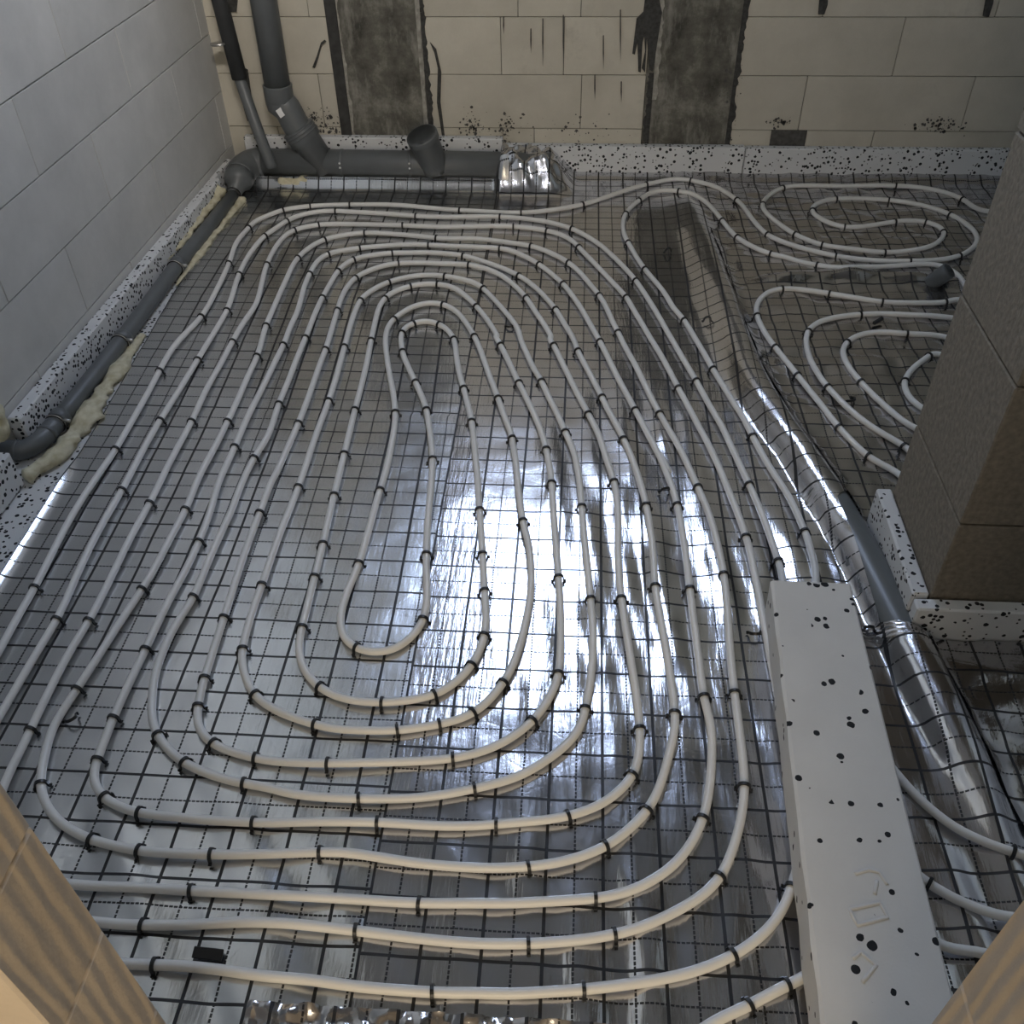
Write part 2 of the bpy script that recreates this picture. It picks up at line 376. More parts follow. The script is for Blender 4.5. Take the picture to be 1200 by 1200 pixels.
# ------------------------------------------------------------------ room shell
CEIL = 4.1; YB = 2.03
fl = box('floor', (-1.75, -1.42, -0.10), (2.4, 2.03, -0.009), M['eps'], bev=0); tag(fl, 'speckled polystyrene insulation boards under the foil', kind='structure')
hf = box('floor', (-3.0, -5.2, -0.10), (2.9, -1.425, -0.012), M['ceil'], bev=0); tag(hf, 'bare screed outside the doorway', kind='structure')
for nm, lo, hi in (('ceiling', (-1.95, -5.2, 2.6), (1.75, -1.54, 2.7)), ('wall_hall_added_left', (-1.95, -5.2, -0.05), (-1.85, -1.54, 2.6)), ('wall_hall_added_back', (-1.95, -5.3, -0.05), (1.75, -5.2, 2.7)), ('wall_hall_added_right', (1.65, -5.2, -0.05), (1.75, -1.54, 2.6))):
    o = box(nm, lo, hi, M['ceil'], bev=0); tag(o, 'added unseen hall surface holding back sky light', kind='structure')  # unseen hall shell, added to keep sky light out of the doorway
ce = box('ceiling', (-1.8, -1.55, CEIL), (2.45, 2.3, CEIL + 0.1), M['ceil'], bev=0); tag(ce, 'plain grey ceiling', kind='structure')
wr = box('wall_right', (2.30, -1.53, -0.1), (2.42, 2.15, CEIL), M['aac_grey'], bev=0); tag(wr, 'plain grey block wall on the right', kind='structure')

# left wall: local y runs along the wall, local x points into the room
wlo = empty('wall_left', (-1.607, 0, 0)); wlo.rotation_euler = (0, 0, -0.036); tag(wlo, 'grey aerated concrete block wall with thin joints', kind='structure')
b = box('mortar_bed', (-0.11, -1.62, -0.1), (-0.014, 2.13, CEIL), M['mortar'], wlo, bev=0)
G = 0.0022
def course_joints(first, period, lo, hi):
    j = [lo]; x = first
    while x > lo + period: x -= period
    while x <= lo + 0.04: x += period
    while x < hi - 0.04: j.append(x); x += period
    return j + [hi]
k = 0; z = 0.114 - 0.2115
while z < CEIL - 0.01:
    z1 = min(z + 0.2115, CEIL)
    js = course_joints(0.965 if k % 2 == 0 else 0.640, 0.655, -1.62, 2.12)
    for a, c in zip(js[:-1], js[1:]):
        o = link('block', shared_box(0.03, c - a - 0.004, z1 - z - 0.004, 0.0007, M['aac_grey']), None, wlo); o.location = (-0.03 + random.uniform(-.0006, .0006), a + 0.002, z + 0.002)
    z = z1; k += 1

# back wall: block fields left of, between and right of two cast columns
wbk = empty('wall_back', (0, YB, 0)); tag(wbk, 'sand coloured aerated block wall with two cast concrete columns', kind='structure')
def bed(x0, x1, z0, z1): box('mortar_bed', (x0, 0.006, z0), (x1, 0.12, z1), M['mortar'], wbk, bev=0)
bed(-1.72, WIN[0], -0.1, CEIL); bed(WIN[1], 2.42, -0.1, CEIL); bed(WIN[0], WIN[1], -0.1, WIN[2]); bed(WIN[0], WIN[1], WIN[3], CEIL)
ZS = [-0.1, 0.184, 0.390, 0.5965]
while ZS[-1] < CEIL - 0.2: ZS.append(ZS[-1] + 0.2058)
ZS[-1] = CEIL
C1 = (-1.052, -0.688); C2 = (0.168, 0.517)
mids = {0: [-0.268], 1: [-0.0817], 2: [-0.396, -0.154], 3: [-0.329, -0.0925]}
rights = {0: [0.685, 0.825, 1.087, 1.71], 1: [0.787, 1.417, 2.04], 2: [1.103, 1.73], 3: [0.80, 1.42, 2.05]}
def blocks(js, z0, z1, skip=None):
    for a, c in zip(js[:-1], js[1:]):
        if skip and abs(a - skip) < 1e-6: continue
        o = link('block', shared_box(c - a - G, 0.035, z1 - z0 - G, 0.0018, M['aac_sand']), None, wbk)
        o.location = (a + G / 2, random.uniform(-.001, .001), z0 + G / 2)
for i in range(len(ZS) - 1):
    z0, z1 = ZS[i], ZS[i + 1]
    blocks([-1.70, -1.33 + 0.2 * (i % 2), C1[0]], z0, z1)
    if i == 0:
        blocks([C2[1], 0.685, 0.825, 1.087, 1.71, 2.42], z0, z1, 0.685)
        o = link('block', shared_box(0.138, 0.03, 0.20, 0.0018, M['aac_sand']), None, wbk); o.location = (0.686, 0.004, -0.09)
    else: blocks([C2[1]] + rights[i % 4 if i > 3 else i] + [2.42], z0, z1)
    if z0 < WIN[2] - 0.01:
        blocks([C1[1]] + mids[i % 4 if i > 3 else i] + [C2[0]], z0, min(z1, WIN[2]))
    elif z1 > WIN[3] + 0.02:
        blocks([C1[1], C2[0]], max(z0, WIN[3]), z1)
for a, c in (C1, C2):
    box('concrete_column', (a, -0.002, -0.1), (c, 0.05, CEIL), M['concrete'], wbk, bev=0.004)
# dark membrane strip left of the first column and ragged mortar at the column edges
box('membrane_strip', (C1[0] - 0.012, -0.010, -0.05), (C1[0] + 0.032, 0.02, 2.4), M['membrane'], wbk, bev=0.002)
def ragged(x, z0, z1, wd, side, mat, seed, step=0.02):
    r = random.Random(seed); pts = []; zz = z0
    left = []; right = []; cur = 0.5
    while zz <= z1:
        left.append((x, -0.004, zz)); cur = 0.6 * (cur if right else 0.5) + 0.4 * r.random(); right.append((x + side * (wd * (0.2 + 0.7 * cur + 0.12 * r.random())), -0.004, zz)); zz += 0.45 * step * r.uniform(.6, 1.4)
    p = left + right[::-1]
    if side < 0: p = p[::-1]
    return poly_plate('mortar_edge', p, 0.006, mat, wbk, (0, 1, 0))
M['pale_mortar'] = plain('pale_mortar', (0.33, 0.32, 0.28), 0.95, noise=0.3, scale=50, bumpd=0.003)
ragged(C1[1] - 0.012, 0.10, 1.8, 0.03, 1, M['smear_shade'], 3)
ragged(C1[1] - 0.03, 0.12, 0.9, 0.025, 1, M['pale_mortar'], 9, 0.05)
ragged(C2[0] + 0.030, 0.10, 0.40, 0.035, -1, M['smear_shade'], 4)
ragged(C2[0] + 0.020, 0.66, 1.8, 0.03, -1, M['smear_shade'], 24)
ragged(C2[0] + 0.030, 0.30, 0.66, 0.03, 1, M['pale_mortar'], 14, 0.03)
ragged(C2[1] - 0.012, 0.10, 1.8, 0.034, 1, M['smear_shade'], 5, 0.03)
ragged(C1[0] + 0.02, 0.15, 0.7, 0.035, 1, M['pale_mortar'], 6, 0.04)
def dark_plate_px(name, pix, mat=M['smear_shade']):
    pts = [aty(x, y, YB - 0.009) - np.array([0, YB, 0]) for x, y in pix]
    return poly_plate(name, [p.tolist() for p in pts], 0.006, mat, wbk, (0, 1, 0))
dark_plate_px('mortar_or_shade', [(757, -12), (754, 14), (746, 22), (741, 63), (744, 64), (747, 50), (748, 84), (751, 85), (753, 50), (755, 43), (756, 60), (752, 80), (756, 85), (758, 45), (761, 82), (765, 84), (772, 40), (776, 15), (770, -12)])
dark_plate_px('mortar_or_shade', [(961, -10), (959, 17), (966, 17), (970, 6), (971, -10)])
dark_plate_px('mortar_or_shade', [(1157, -10), (1152, 19), (1159, 20), (1164, 4), (1166, -10)])
dark_plate_px('mortar_or_shade', [(504, 50), (509, 62), (513, 80), (512, 120), (518, 160), (521, 160), (516, 120), (517, 85), (511, 58)])
dark_plate_px('mortar_or_shade', [(366, 79), (371, 66), (376, 50), (380, 47), (382, 49), (377, 53), (373, 68), (369, 80)])
dark_plate_px('mortar_or_shade', [(263, -8), (266, 14), (277, 14), (279, -8)])  # shadowed hollow at the top of the corner, painted as a dark plate
dark_plate_px('shade_patch', [(275, 82), (282, 78), (290, 82), (294, 110), (299, 140), (290, 142), (282, 115)])  # shade of a corner hollow put in as a dark plate
for xx, y0, y1 in ((727, 12, 72), (707, 42, 82), (660, 18, 80), (622, 34, 62), (590, 20, 40), (697, 88, 118), (728, 96, 120), (636, 22, 78)):
    dark_plate_px('scratch', [(xx - 0.5, y0), (xx + 0.7, y0), (xx + 0.9, (y0 + y1) / 2), (xx + 0.2, y1), (xx - 0.7, (y0 + y1) / 2)], M['mortar'])
def specks(cx, cy, sx, sy, n, seed):
    r = random.Random(seed); vv = []; ff = []
    for _ in range(n):
        c = aty(r.gauss(cx, sx), r.gauss(cy, sy), YB - 0.003) - np.array([0, YB, 0]); q = 0.0015 + 0.006 * r.random() ** 3; m_ = r.randint(5, 7); b0 = len(vv)
        for k_ in range(m_):
            a_ = 6.283 * k_ / m_ + r.uniform(-.3, .3); vv.append((c[0] + q * r.uniform(.6, 1.3) * math.cos(a_), c[1], c[2] + q * r.uniform(.6, 1.3) * math.sin(a_)))
        ff.append(tuple(range(b0, b0 + m_)))
    o = link('dirt_specks', mesh('dirt_specks', vv, ff), M['mortar'], wbk); tag(o, kind='stuff')
for i_, a_ in enumerate(((553, 146, 6, 7, 70), (592, 147, 5, 7, 60), (575, 155, 20, 5, 30), (912, 143, 9, 3, 40), (1105, 145, 12, 5, 70), (1090, 150, 16, 4, 30), (372, 140, 14, 7, 110), (385, 152, 10, 4, 60), (640, 150, 30, 8, 25), (700, 150, 25, 10, 25), (860, 110, 5, 25, 40))): specks(*a_, 40 + i_)
box('lintel', (WIN[0] - 0.15, 0.0, WIN[3]), (WIN[1] + 0.15, 0.04, WIN[3] + 0.1), M['concrete'], wbk)
wf = empty('window_1', (WIN[0], YB + 0.05, WIN[2])); tag(wf, 'tall bare window opening with a white frame between the columns', kind='structure')
W_, H_ = WIN[1] - WIN[0], WIN[3] - WIN[2]
for lo, hi in (((0, 0, 0), (0.05, 0.05, H_)), ((W_ - 0.05, 0, 0), (W_, 0.05, H_)), ((0.05, 0, 0), (W_ - 0.05, 0.05, 0.06)), ((0.05, 0, H_ - 0.05), (W_ - 0.05, 0.05, H_))):
    box('frame_bar', lo, hi, M['frame'], wf, bev=0.004)

# front wall with the doorway the picture is taken through
wfr = empty('wall_front', (0, -1.53, 0)); tag(wfr, 'sandy aerated block wall with the doorway in front', kind='structure')
JL, JR = -0.566, 0.333
for lo, hi in (((-1.78, -0.1), (JL - 0.02, 2.3)), ((JR + 0.02, -0.1), (2.42, 2.3)), ((-1.78, 2.3), (2.42, TR[2])), ((-1.78, TR[2]), (TR[0] - 0.02, CEIL)), ((TR[1] + 0.02, TR[2]), (2.42, CEIL)), ((TR[0] - 0.02, TR[3] + 0.02), (TR[1] + 0.02, CEIL))):
    box('mortar_bed', (lo[0], 0.006, lo[1]), (hi[0], 0.104, hi[1]), M['mortar'], wfr, bev=0)
z = -0.089; k = 0
while z < CEIL - 0.02:
    z1 = min(z + 0.216, CEIL)
    def row(js):
        for a, c in zip(js[:-1], js[1:]):
            o = link('block', shared_box(c - a - G, 0.11, z1 - z - G, 0.003, M['aac_jamb']), None, wfr); o.location = (a + G / 2, 0, z + G / 2)
    off = 0.0 if k % 2 else 0.31
    if z < 2.2:
        row(course_joints(JL - 0.625 + off, 0.625, -1.78, JL)); row(course_joints(JR + 0.625 - off, 0.625, JR, 2.42))
    elif z1 <= TR[2] + 0.01 or z >= TR[3] - 0.01: row(course_joints(-0.2 + off, 0.625, -1.78, 2.42))
    else: row(course_joints(TR[0] - 0.625 + off, 0.625, -1.78, TR[0])); row(course_joints(TR[1] + 0.625 - off, 0.625, TR[1], 2.42))
    z = z1; k += 1
w2 = empty('window_added', (TR[0], -1.50, TR[2])); tag(w2, 'added unseen window above the doorway letting in fill light', kind='structure')  # frame of the unseen opening added to light the back wall
W_, H_ = TR[1] - TR[0], TR[3] - TR[2]
for lo, hi in (((0, 0, 0), (0.05, 0.05, H_)), ((W_ - 0.05, 0, 0), (W_, 0.05, H_)), ((0.05, 0, 0), (W_ - 0.05, 0.05, 0.05)), ((0.05, 0, H_ - 0.05), (W_ - 0.05, 0.05, H_))):
    box('frame_bar', lo, hi, M['frame'], w2, bev=0.004)

# ------------------------------------------------------------------ pillar
pl = empty('pillar', (0.69, -0.43, 0)); tag(pl, 'rough brown pumice block pillar standing on the right', 'pillar')
zz = -0.006
for i, z1 in enumerate((0.297, 0.622, 0.945, 1.268, 1.59, 1.91, 2.23, 2.55, 2.87, 3.19, 3.51, 3.83, CEIL)):
    o = link('block', box_mesh(0.30 + random.uniform(-.002, .002), 0.335, z1 - zz - 0.004, 0.003), M['pumice'], pl); o.location = (random.uniform(-.002, .002), random.uniform(-.002, .002), zz + 0.002)
    zz = z1
box('mortar_core', (0.012, 0.012, -0.006), (0.288, 0.325, CEIL), M['mortar'], pl, bev=0)

# ------------------------------------------------------------------ laying film
nzA = lambda x, y: 0.0008 * W_iso(x, y) + 0.0022 * W_dia(x, y) * sstep(-0.75, -1.15, y)
def nzB(x, y):
    st = sstep(-0.35, 0.05, x) * sstep(0.75, 0.1, y) * (0.55 + 0.45 * np.clip(W_mod(x, y) + 0.6, 0, 1))
    st2 = 0.8 * sstep(0.15, 0.35, x) * sstep(0.2, 0.8, y)
    return 0.0005 * W_iso(x, y) + (0.0034 * st + 0.0020 * st2) * W_str(x, y) + 0.0016 * W_dia(x, y) * sstep(-0.85, -1.2, y)
nzC = lambda x, y: 0.0055 * np.tanh((0.0034 * W_iso(x, y) + 0.0034 * W_fin(x, y) * (0.5 + 0.5 * np.clip(W_mod(x, y), 0, 1))) / 0.0055)
xeA = lambda y: float(np.interp(y, [-1.42, -0.37, 0.2, 0.95, 1.9], [-1.40, -1.405, -1.418, -1.455, -1.458]))
fa = film('foil_film', xeA, lambda y: -0.36, -1.42, 1.872, lambda x, y, s: (s / np.where(y > 0.3, 1.05, 1.045), y - 0.0105), nzA, M['film_a'], 0.0,
          edge=lambda x, y, d0, d1: 0.012 * np.clip(1 - d0 / 0.03, 0, 1) ** 2 * sstep(0.1, -0.05, y) + 0.042 * sstep(1.825, 1.872, y) - 0.002 * (d1 < 0.02))
tag(fa, 'smooth gridded silver foil sheet along the left wall', 'foil sheet')
def xrB(y): return float(crest(y) + np.interp(y, [-1.42, -0.50, -0.45, -0.06, 0.0, 2.0], [0.09, 0.085, -0.045, -0.005, 0.07, 0.09]))
fb = film('foil_film', lambda y: -0.402, xrB, -1.42, 1.99, lambda x, y, s: (x, y), nzB, M['film_b'], 0.0016)
tag(fb, 'wide streaky gridded silver foil sheet under the main pipe coil', 'foil sheet')
ca, sa = math.cos(0.02), math.sin(0.02)
uvC = lambda x, y, s: (x * ca + y * sa + 0.03, -x * sa + y * ca + 0.02)
fc = film('foil_film', lambda y: float(crest(y)) + 0.045, lambda y: 2.29, -0.083, 1.99, uvC, nzC, M['film_c'], 0.0045, step=0.013)
tag(fc, 'crumpled gridded foil sheet behind the pillar', 'foil sheet')
fd = film('foil_film', lambda y: float(crest(y)) + 0.045, lambda y: 1.75, -1.42, -0.472, lambda x, y, s: (x * 0.999 - y * 0.03, y * 0.999 + x * 0.03 + 0.03), nzC, M['film_c'], 0.0055, step=0.012)
tag(fd, 'crumpled gridded foil sheet in front of the pillar', 'foil sheet')
# small crumpled patch at the threshold
def nzE(x, y): return 0.004 + 0.005 * np.abs(W_fin(x * 1.6, y * 1.6)) + 0.003 * W_fin(x * 2.3 + 1, y * 2.3)
fe = film('foil_film', lambda y: -0.56, lambda y: 0.30, -1.419, -1.285, lambda x, y, s: (x + 0.02, y + 0.03), nzE, M['film_c'], 0.002, step=0.006)
tag(fe, 'narrow crumpled foil offcut along the doorway threshold', 'foil sheet')

# ------------------------------------------------------------------ heating pipes: traced runs, in pixels of zoomed crops
K = {0: (0, 250, 3.4286), 1: (300, 200, 3), 2: (650, 200, 4), 3: (850, 300, 3.4286), 4: (850, 0, 3.4286), 5: (0, 500, 3.4286), 6: (300, 500, 3.4286),
     7: (600, 500, 3.4286), 8: (0, 850, 3.4286), 9: (300, 850, 3.4286), 10: (600, 850, 3.4286), 11: (850, 850, 3.4286), 12: (850, 600, 3.4286),
     13: (300, 200, 6), 14: (520, 200, 6), 15: (520, 380, 6), 16: (680, 360, 6)}
PR = 0.0086; PZ = 0.0112
def on_film(px, py, up):
    z = up
    for _ in range(6):
        p = atz(px, py, z); z = 0.5 * z + 0.5 * (float(relief(p[0], p[1])) + up)
    return p
def run(segs):
    pts, tags = [], []
    for tg, k, pp in segs:
        for x, y in pp:
            if k == 'W': p = np.array([x, y, float(relief(x, y)) + PZ])
            else: ox, oy, s = K[k]; p = on_film(ox + x / s, oy + y / s, PZ)
            pts.append(p); tags.append(tg)
    pts = np.array(pts)
    P = catmull(pts[:, :2], 0.012); P = gsmooth(P, 2.2)
    Z = relief(P[:, 0], P[:, 1]) + PZ
    Z = gsmooth(Z[:, None], 3.0)[:, 0] + 0.0012 * (1 + np.sin(np.arange(len(P)) * 0.21 + 1.3 * np.sin(np.arange(len(P)) * 0.013)))
    P = np.c_[P, Z]
    # tag of each resampled point: nearest traced point, searched in order
    tg = []
    i = 0
    for p in P:
        j0, j1 = i, min(len(pts), i + 8); d = np.linalg.norm(pts[j0:j1, :2] - p[:2], axis=1); i = j0 + int(d.argmin()); tg.append(tags[i])
    return P, tg
main = [
 ('end', 'W', [(2.1, 1.55), (1.85, 1.66), (1.70, 1.70)]),
 ('small', 4, [(1040, 850), (950, 800), (840, 762), (690, 748), (460, 748), (300, 748), (230, 755), (175, 785), (148, 822), (165, 860), (215, 900), (280, 942), (385, 985), (500, 1002), (640, 1015), (760, 1005), (830, 990), (870, 960), (880, 932), (850, 905), (800, 890), (740, 886), (680, 892), (590, 908), (490, 915), (410, 893), (360, 865), (345, 845), (365, 820), (440, 800), (550, 798), (660, 805), (780, 825), (900, 860), (980, 910), (1010, 950), (1005, 985), (960, 1020), (880, 1042), (740, 1052), (600, 1048), (450, 1030), (310, 1000), (180, 950), (110, 885)]),
 ('t11', 2, [(857, 140), (750, 75), (640, 48), (540, 40), (430, 65), (330, 95), (230, 128), (135, 158), (0, 185)]),
 ('t11', 1, [(935, 148), (820, 146), (710, 140)]),
 ('t11', 13, [(1190, 258), (1000, 245), (670, 238), (500, 243), (385, 252), (205, 275), (100, 310), (0, 350)]),
 ('t11', 0, [(1000, 58), (950, 120), (922, 195), (890, 270), (850, 350), (805, 420), (730, 500), (690, 550), (640, 635), (590, 730), (530, 840)]),
 ('t11', 5, [(460, 100), (400, 185), (320, 310), (230, 470), (135, 655), (70, 770), (0, 900)]),
 ('n10', 'W', [(-1.29, -0.84), (-1.23, -1.05), (-1.08, -1.19), (-0.93, -1.238)]),
 ('n10', 8, [(525, 960), (650, 965), (780, 972), (900, 985), (1000, 1000), (1100, 1013)]),
 ('n10', 9, [(150, 1015), (300, 1035), (430, 1055), (720, 1075), (900, 1075)]),
 ('n10', 10, [(0, 1080), (150, 1072), (300, 1063), (450, 1045), (600, 1020), (750, 985), (900, 920), (1000, 850), (1080, 760), (1125, 650), (1150, 560), (1163, 480)]),
 ('n10', 'W', [(0.358, -0.86), (0.356, -0.70), (0.354, -0.56)]),
 ('t9', 7, [(1005, 760), (985, 640), (940, 445)]),
 ('t9', 16, [(990, 1160), (940, 1050), (880, 930), (820, 820), (750, 680), (690, 570), (620, 440), (560, 330), (500, 230), (430, 110), (360, 0)]),
 ('t9', 2, [(335, 595), (230, 480), (110, 360)]),
 ('t9', 14, [(945, 530), (850, 460), (720, 420), (600, 405), (480, 395), (330, 392), (150, 393), (0, 395)]),
 ('t9', 13, [(1190, 395), (1020, 388), (760, 378), (560, 375), (430, 385), (280, 415), (190, 470), (130, 550), (90, 630), (65, 700), (40, 800), (0, 940)]),
 ('t9', 0, [(980, 440), (935, 515), (890, 600), (830, 710), (770, 835), (690, 990)]),
 ('t9', 5, [(597, 315), (540, 420), (470, 560), (410, 680), (355, 785), (280, 910), (200, 1060)]),
 ('n8', 8, [(130, 0), (90, 90), (40, 190)]),
 ('n8', 'W', [(-1.12, -0.98), (-1.08, -1.06), (-1.01, -1.105)]),
 ('n8', 8, [(320, 645), (450, 650), (600, 655), (770, 665), (950, 675), (1100, 685)]),
 ('n8', 9, [(200, 690), (400, 700), (660, 715), (900, 717)]),
 ('n8', 10, [(0, 718), (200, 705), (330, 697), (430, 680), (520, 650), (620, 590), (700, 510), (765, 385), (790, 280), (802, 150), (800, 0)]),
 ('t7', 7, [(770, 1095), (745, 900), (715, 660), (695, 500), (665, 320), (630, 210), (580, 90)]),
 ('t7', 16, [(640, 1190), (580, 1090), (520, 980), (450, 850), (385, 725), (330, 620), (250, 470), (190, 350)]),
 ('t7', 14, [(1090, 1190), (1030, 1080), (960, 960), (895, 870), (835, 795), (740, 710), (665, 655), (580, 610), (490, 570), (395, 548), (200, 535), (0, 530)]),
 ('t7', 13, [(1190, 525), (1000, 525), (860, 532), (725, 545), (600, 565), (500, 590), (430, 640), (385, 710), (345, 800), (320, 900), (290, 1000), (240, 1100)]),
 ('t7', 0, [(1140, 530), (1100, 610), (1060, 690), (1010, 790), (945, 935), (880, 1080)]),
 ('t7', 5, [(850, 330), (800, 460), (740, 590), (680, 700), (630, 800), (580, 905), (530, 1010), (460, 1165)]),
 ('n6', 8, [(400, 120), (370, 190), (380, 250), (410, 290), (470, 325), (560, 355), (700, 370), (850, 385), (1020, 390)]),
 ('n6', 9, [(0, 395), (200, 388), (490, 392), (700, 405), (850, 405), (960, 398), (1100, 385)]),
 ('n6', 10, [(120, 385), (215, 370), (320, 340), (400, 295), (460, 240), (495, 190), (510, 120), (515, 20)]),
 ('t5', 7, [(500, 1080), (480, 960), (460, 830), (440, 695), (430, 600), (425, 500), (425, 340), (410, 220), (370, 110)]),
 ('t5', 15, [(1130, 900), (1080, 760), (1015, 630), (910, 430), (840, 290), (780, 165), (730, 80)]),
 ('t5', 14, [(770, 1190), (710, 1090), (640, 990), (580, 895), (490, 800), (390, 730), (290, 690), (160, 660), (0, 655)]),
 ('t5', 13, [(1190, 648), (1000, 655), (880, 675), (780, 710), (700, 750), (640, 820), (600, 900), (575, 980), (540, 1090)]),
 ('t5', 1, [(245, 630), (215, 710), (180, 810), (150, 890), (100, 1000), (60, 1090)]),
 ('t5', 5, [(1100, 200), (1045, 345), (1000, 460), (960, 580), (930, 680), (900, 770), (860, 890), (820, 1020), (795, 1130)]),
 ('n4', 8, [(790, 0), (810, 40), (850, 75), (920, 105), (1020, 130)]),
 ('n4', 9, [(0, 135), (100, 148), (280, 155), (450, 152), (640, 145), (800, 132), (900, 110), (1000, 70)]),
 ('n4', 7, [(80, 1190), (140, 1110), (185, 1010), (195, 900)]),
 ('t3', 7, [(195, 750), (188, 620), (175, 450), (165, 330), (160, 230), (150, 160)]),
 ('t3', 15, [(725, 900), (700, 800), (660, 690), (600, 560), (530, 420), (470, 290), (400, 150), (350, 70)]),
 ('t3', 14, [(390, 1190), (320, 1070), (240, 965), (150, 880), (80, 830), (0, 805)]),
 ('t3', 13, [(1190, 795), (1090, 810), (980, 845), (905, 900), (860, 980), (835, 1080), (810, 1190)]),
 ('t3', 1, [(390, 680), (370, 760), (348, 840), (330, 920)]),
 ('n2', 6, [(355, 110), (315, 270), (270, 470), (235, 605), (210, 710), (185, 815), (170, 880), (180, 950), (210, 1005), (250, 1045), (320, 1085), (400, 1105), (500, 1112), (600, 1105), (720, 1080), (800, 1030), (860, 970), (900, 900), (920, 840), (925, 760), (918, 660), (910, 515), (905, 430), (898, 330), (890, 200)]),
 ('t1', 15, [(225, 950), (210, 800), (197, 690), (170, 570), (145, 470), (110, 350), (90, 240), (75, 110)]),
 ('t1', 1, [(670, 555), (640, 538), (600, 528), (560, 535), (530, 548), (510, 575), (515, 640), (535, 690), (560, 745), (585, 800), (600, 845), (612, 920)]),
 ('n1', 6, [(705, 80), (710, 130), (705, 230), (695, 330), (688, 420), (685, 510), (685, 600), (688, 700), (680, 760), (650, 820), (600, 870), (550, 900), (500, 910), (450, 908), (400, 895), (360, 865), (340, 820), (340, 760), (360, 680), (390, 610), (415, 545), (450, 430), (480, 320), (500, 250), (530, 150)]),
 ('t2', 1, [(465, 1020), (485, 920), (490, 850), (480, 770), (465, 690), (455, 610), (460, 560), (480, 525), (530, 490), (570, 473), (620, 465), (655, 470), (700, 490), (735, 530)]),
 ('t2', 15, [(215, 90), (260, 190), (310, 330), (380, 520), (430, 660), (485, 790)]),
 ('n3', 6, [(1028, 45), (1045, 150), (1055, 260), (1072, 380), (1095, 470), (1105, 560), (1105, 660), (1085, 780), (1060, 880), (1030, 970), (995, 1030), (940, 1100), (880, 1150), (800, 1183)]),
 ('n3', 9, [(720, -2), (650, 12), (570, 22), (480, 25), (400, 22), (300, 16)]),
 ('n3', 6, [(230, 1195), (150, 1170), (60, 1130)]),
 ('n3', 5, [(1020, 1080), (990, 1020), (970, 950), (975, 890), (1000, 790), (1025, 710), (1055, 630), (1090, 530), (1130, 420)]),
 ('t4', 1, [(150, 1110), (185, 1010), (215, 920), (255, 810), (285, 720), (310, 625), (330, 550)]),
 ('t4', 13, [(695, 1000), (740, 905), (820, 840), (925, 785), (1050, 750), (1190, 735)]),
 ('t4', 1, [(660, 372), (730, 385), (795, 410)]),
 ('t4', 15, [(500, 0), (540, 110), (590, 220), (630, 310), (685, 400), (740, 520), (800, 630), (850, 750), (900, 860)]),
 ('n5', 7, [(250, 110), (270, 210), (280, 325), (290, 450), (305, 580), (315, 695), (325, 800), (325, 900), (315, 1030), (295, 1130)]),
 ('n5', 10, [(280, 0), (240, 60), (170, 120), (90, 175), (0, 220)]),
 ('n5', 9, [(880, 255), (750, 280), (600, 295), (400, 297), (250, 290), (100, 270)]),
 ('n5', 8, [(1100, 250), (980, 235), (860, 205), (740, 155), (680, 105), (635, 45)]),
 ('t6', 5, [(610, 1190), (610, 1100), (620, 1010), (650, 920), (700, 810), (775, 690), (830, 560), (880, 450), (930, 340), (970, 230), (1020, 130)]),
 ('t6', 1, [(45, 930), (80, 820), (115, 740), (145, 660)]),
 ('t6', 13, [(350, 1170), (420, 1000), (470, 890), (530, 780), (580, 700), (640, 650), (705, 620), (830, 595), (960, 580), (1190, 575)]),
 ('t6', 1, [(590, 288), (640, 290)]),
 ('t6', 14, [(130, 600), (260, 635), (400, 680), (530, 740), (640, 820), (720, 900), (790, 980), (850, 1080), (915, 1190)]),
 ('t6', 15, [(940, 190), (1000, 300), (1060, 410), (1110, 510), (1160, 620)]),
 ('t6', 16, [(220, 770), (300, 920), (340, 1010)]),
 ('n7', 7, [(480, 120), (510, 210), (540, 325), (560, 450), (570, 550), (575, 640), (595, 770), (620, 900), (640, 1030), (655, 1150)]),
 ('n7', 10, [(655, 20), (630, 120), (600, 230), (555, 330), (480, 410), (385, 485), (280, 530), (150, 562), (0, 572)]),
 ('n7', 9, [(950, 575), (750, 565), (600, 550), (480, 530), (350, 510), (240, 510), (100, 515)]),
 ('n7', 8, [(1000, 520), (860, 522), (700, 518), (560, 505), (440, 480), (350, 455), (280, 420), (220, 375), (180, 310), (160, 240), (170, 170), (190, 80), (215, 0)]),
 ('t8', 5, [(315, 1050), (400, 920), (480, 790), (570, 655), (640, 540), (690, 440), (745, 335)]),
 ('t8', 0, [(800, 1060), (860, 950), (915, 835), (960, 740), (1000, 650), (1035, 570), (1055, 500), (1070, 450)]),
 ('t8', 13, [(120, 980), (170, 860), (220, 750), (265, 660), (310, 600), (380, 540), (475, 485), (600, 455), (755, 440), (960, 448), (1190, 465)]),
 ('t8', 1, [(630, 237), (700, 240)]),
 ('t8', 14, [(200, 480), (400, 500), (620, 530), (750, 580), (870, 645), (960, 720), (1030, 800), (1095, 880), (1140, 960)]),
 ('t8', 16, [(220, 90), (270, 185), (310, 270), (370, 380), (430, 500), (490, 620), (555, 745), (620, 860), (690, 980), (750, 1100)]),
 ('n9', 7, [(745, 240), (790, 350), (825, 470), (850, 590), (862, 700), (870, 820), (880, 950), (895, 1075)]),
 ('n9', 10, [(910, 0), (925, 120), (935, 250), (925, 350), (900, 460), (840, 610), (760, 690), (660, 750), (540, 805), (420, 840), (250, 865), (70, 880)]),
 ('n9', 9, [(1095, 880), (900, 880), (750, 868), (600, 850), (400, 825), (200, 805)]),
 ('n9', 8, [(1200, 800), (1000, 792), (900, 795), (750, 802), (585, 803), (430, 797)]),
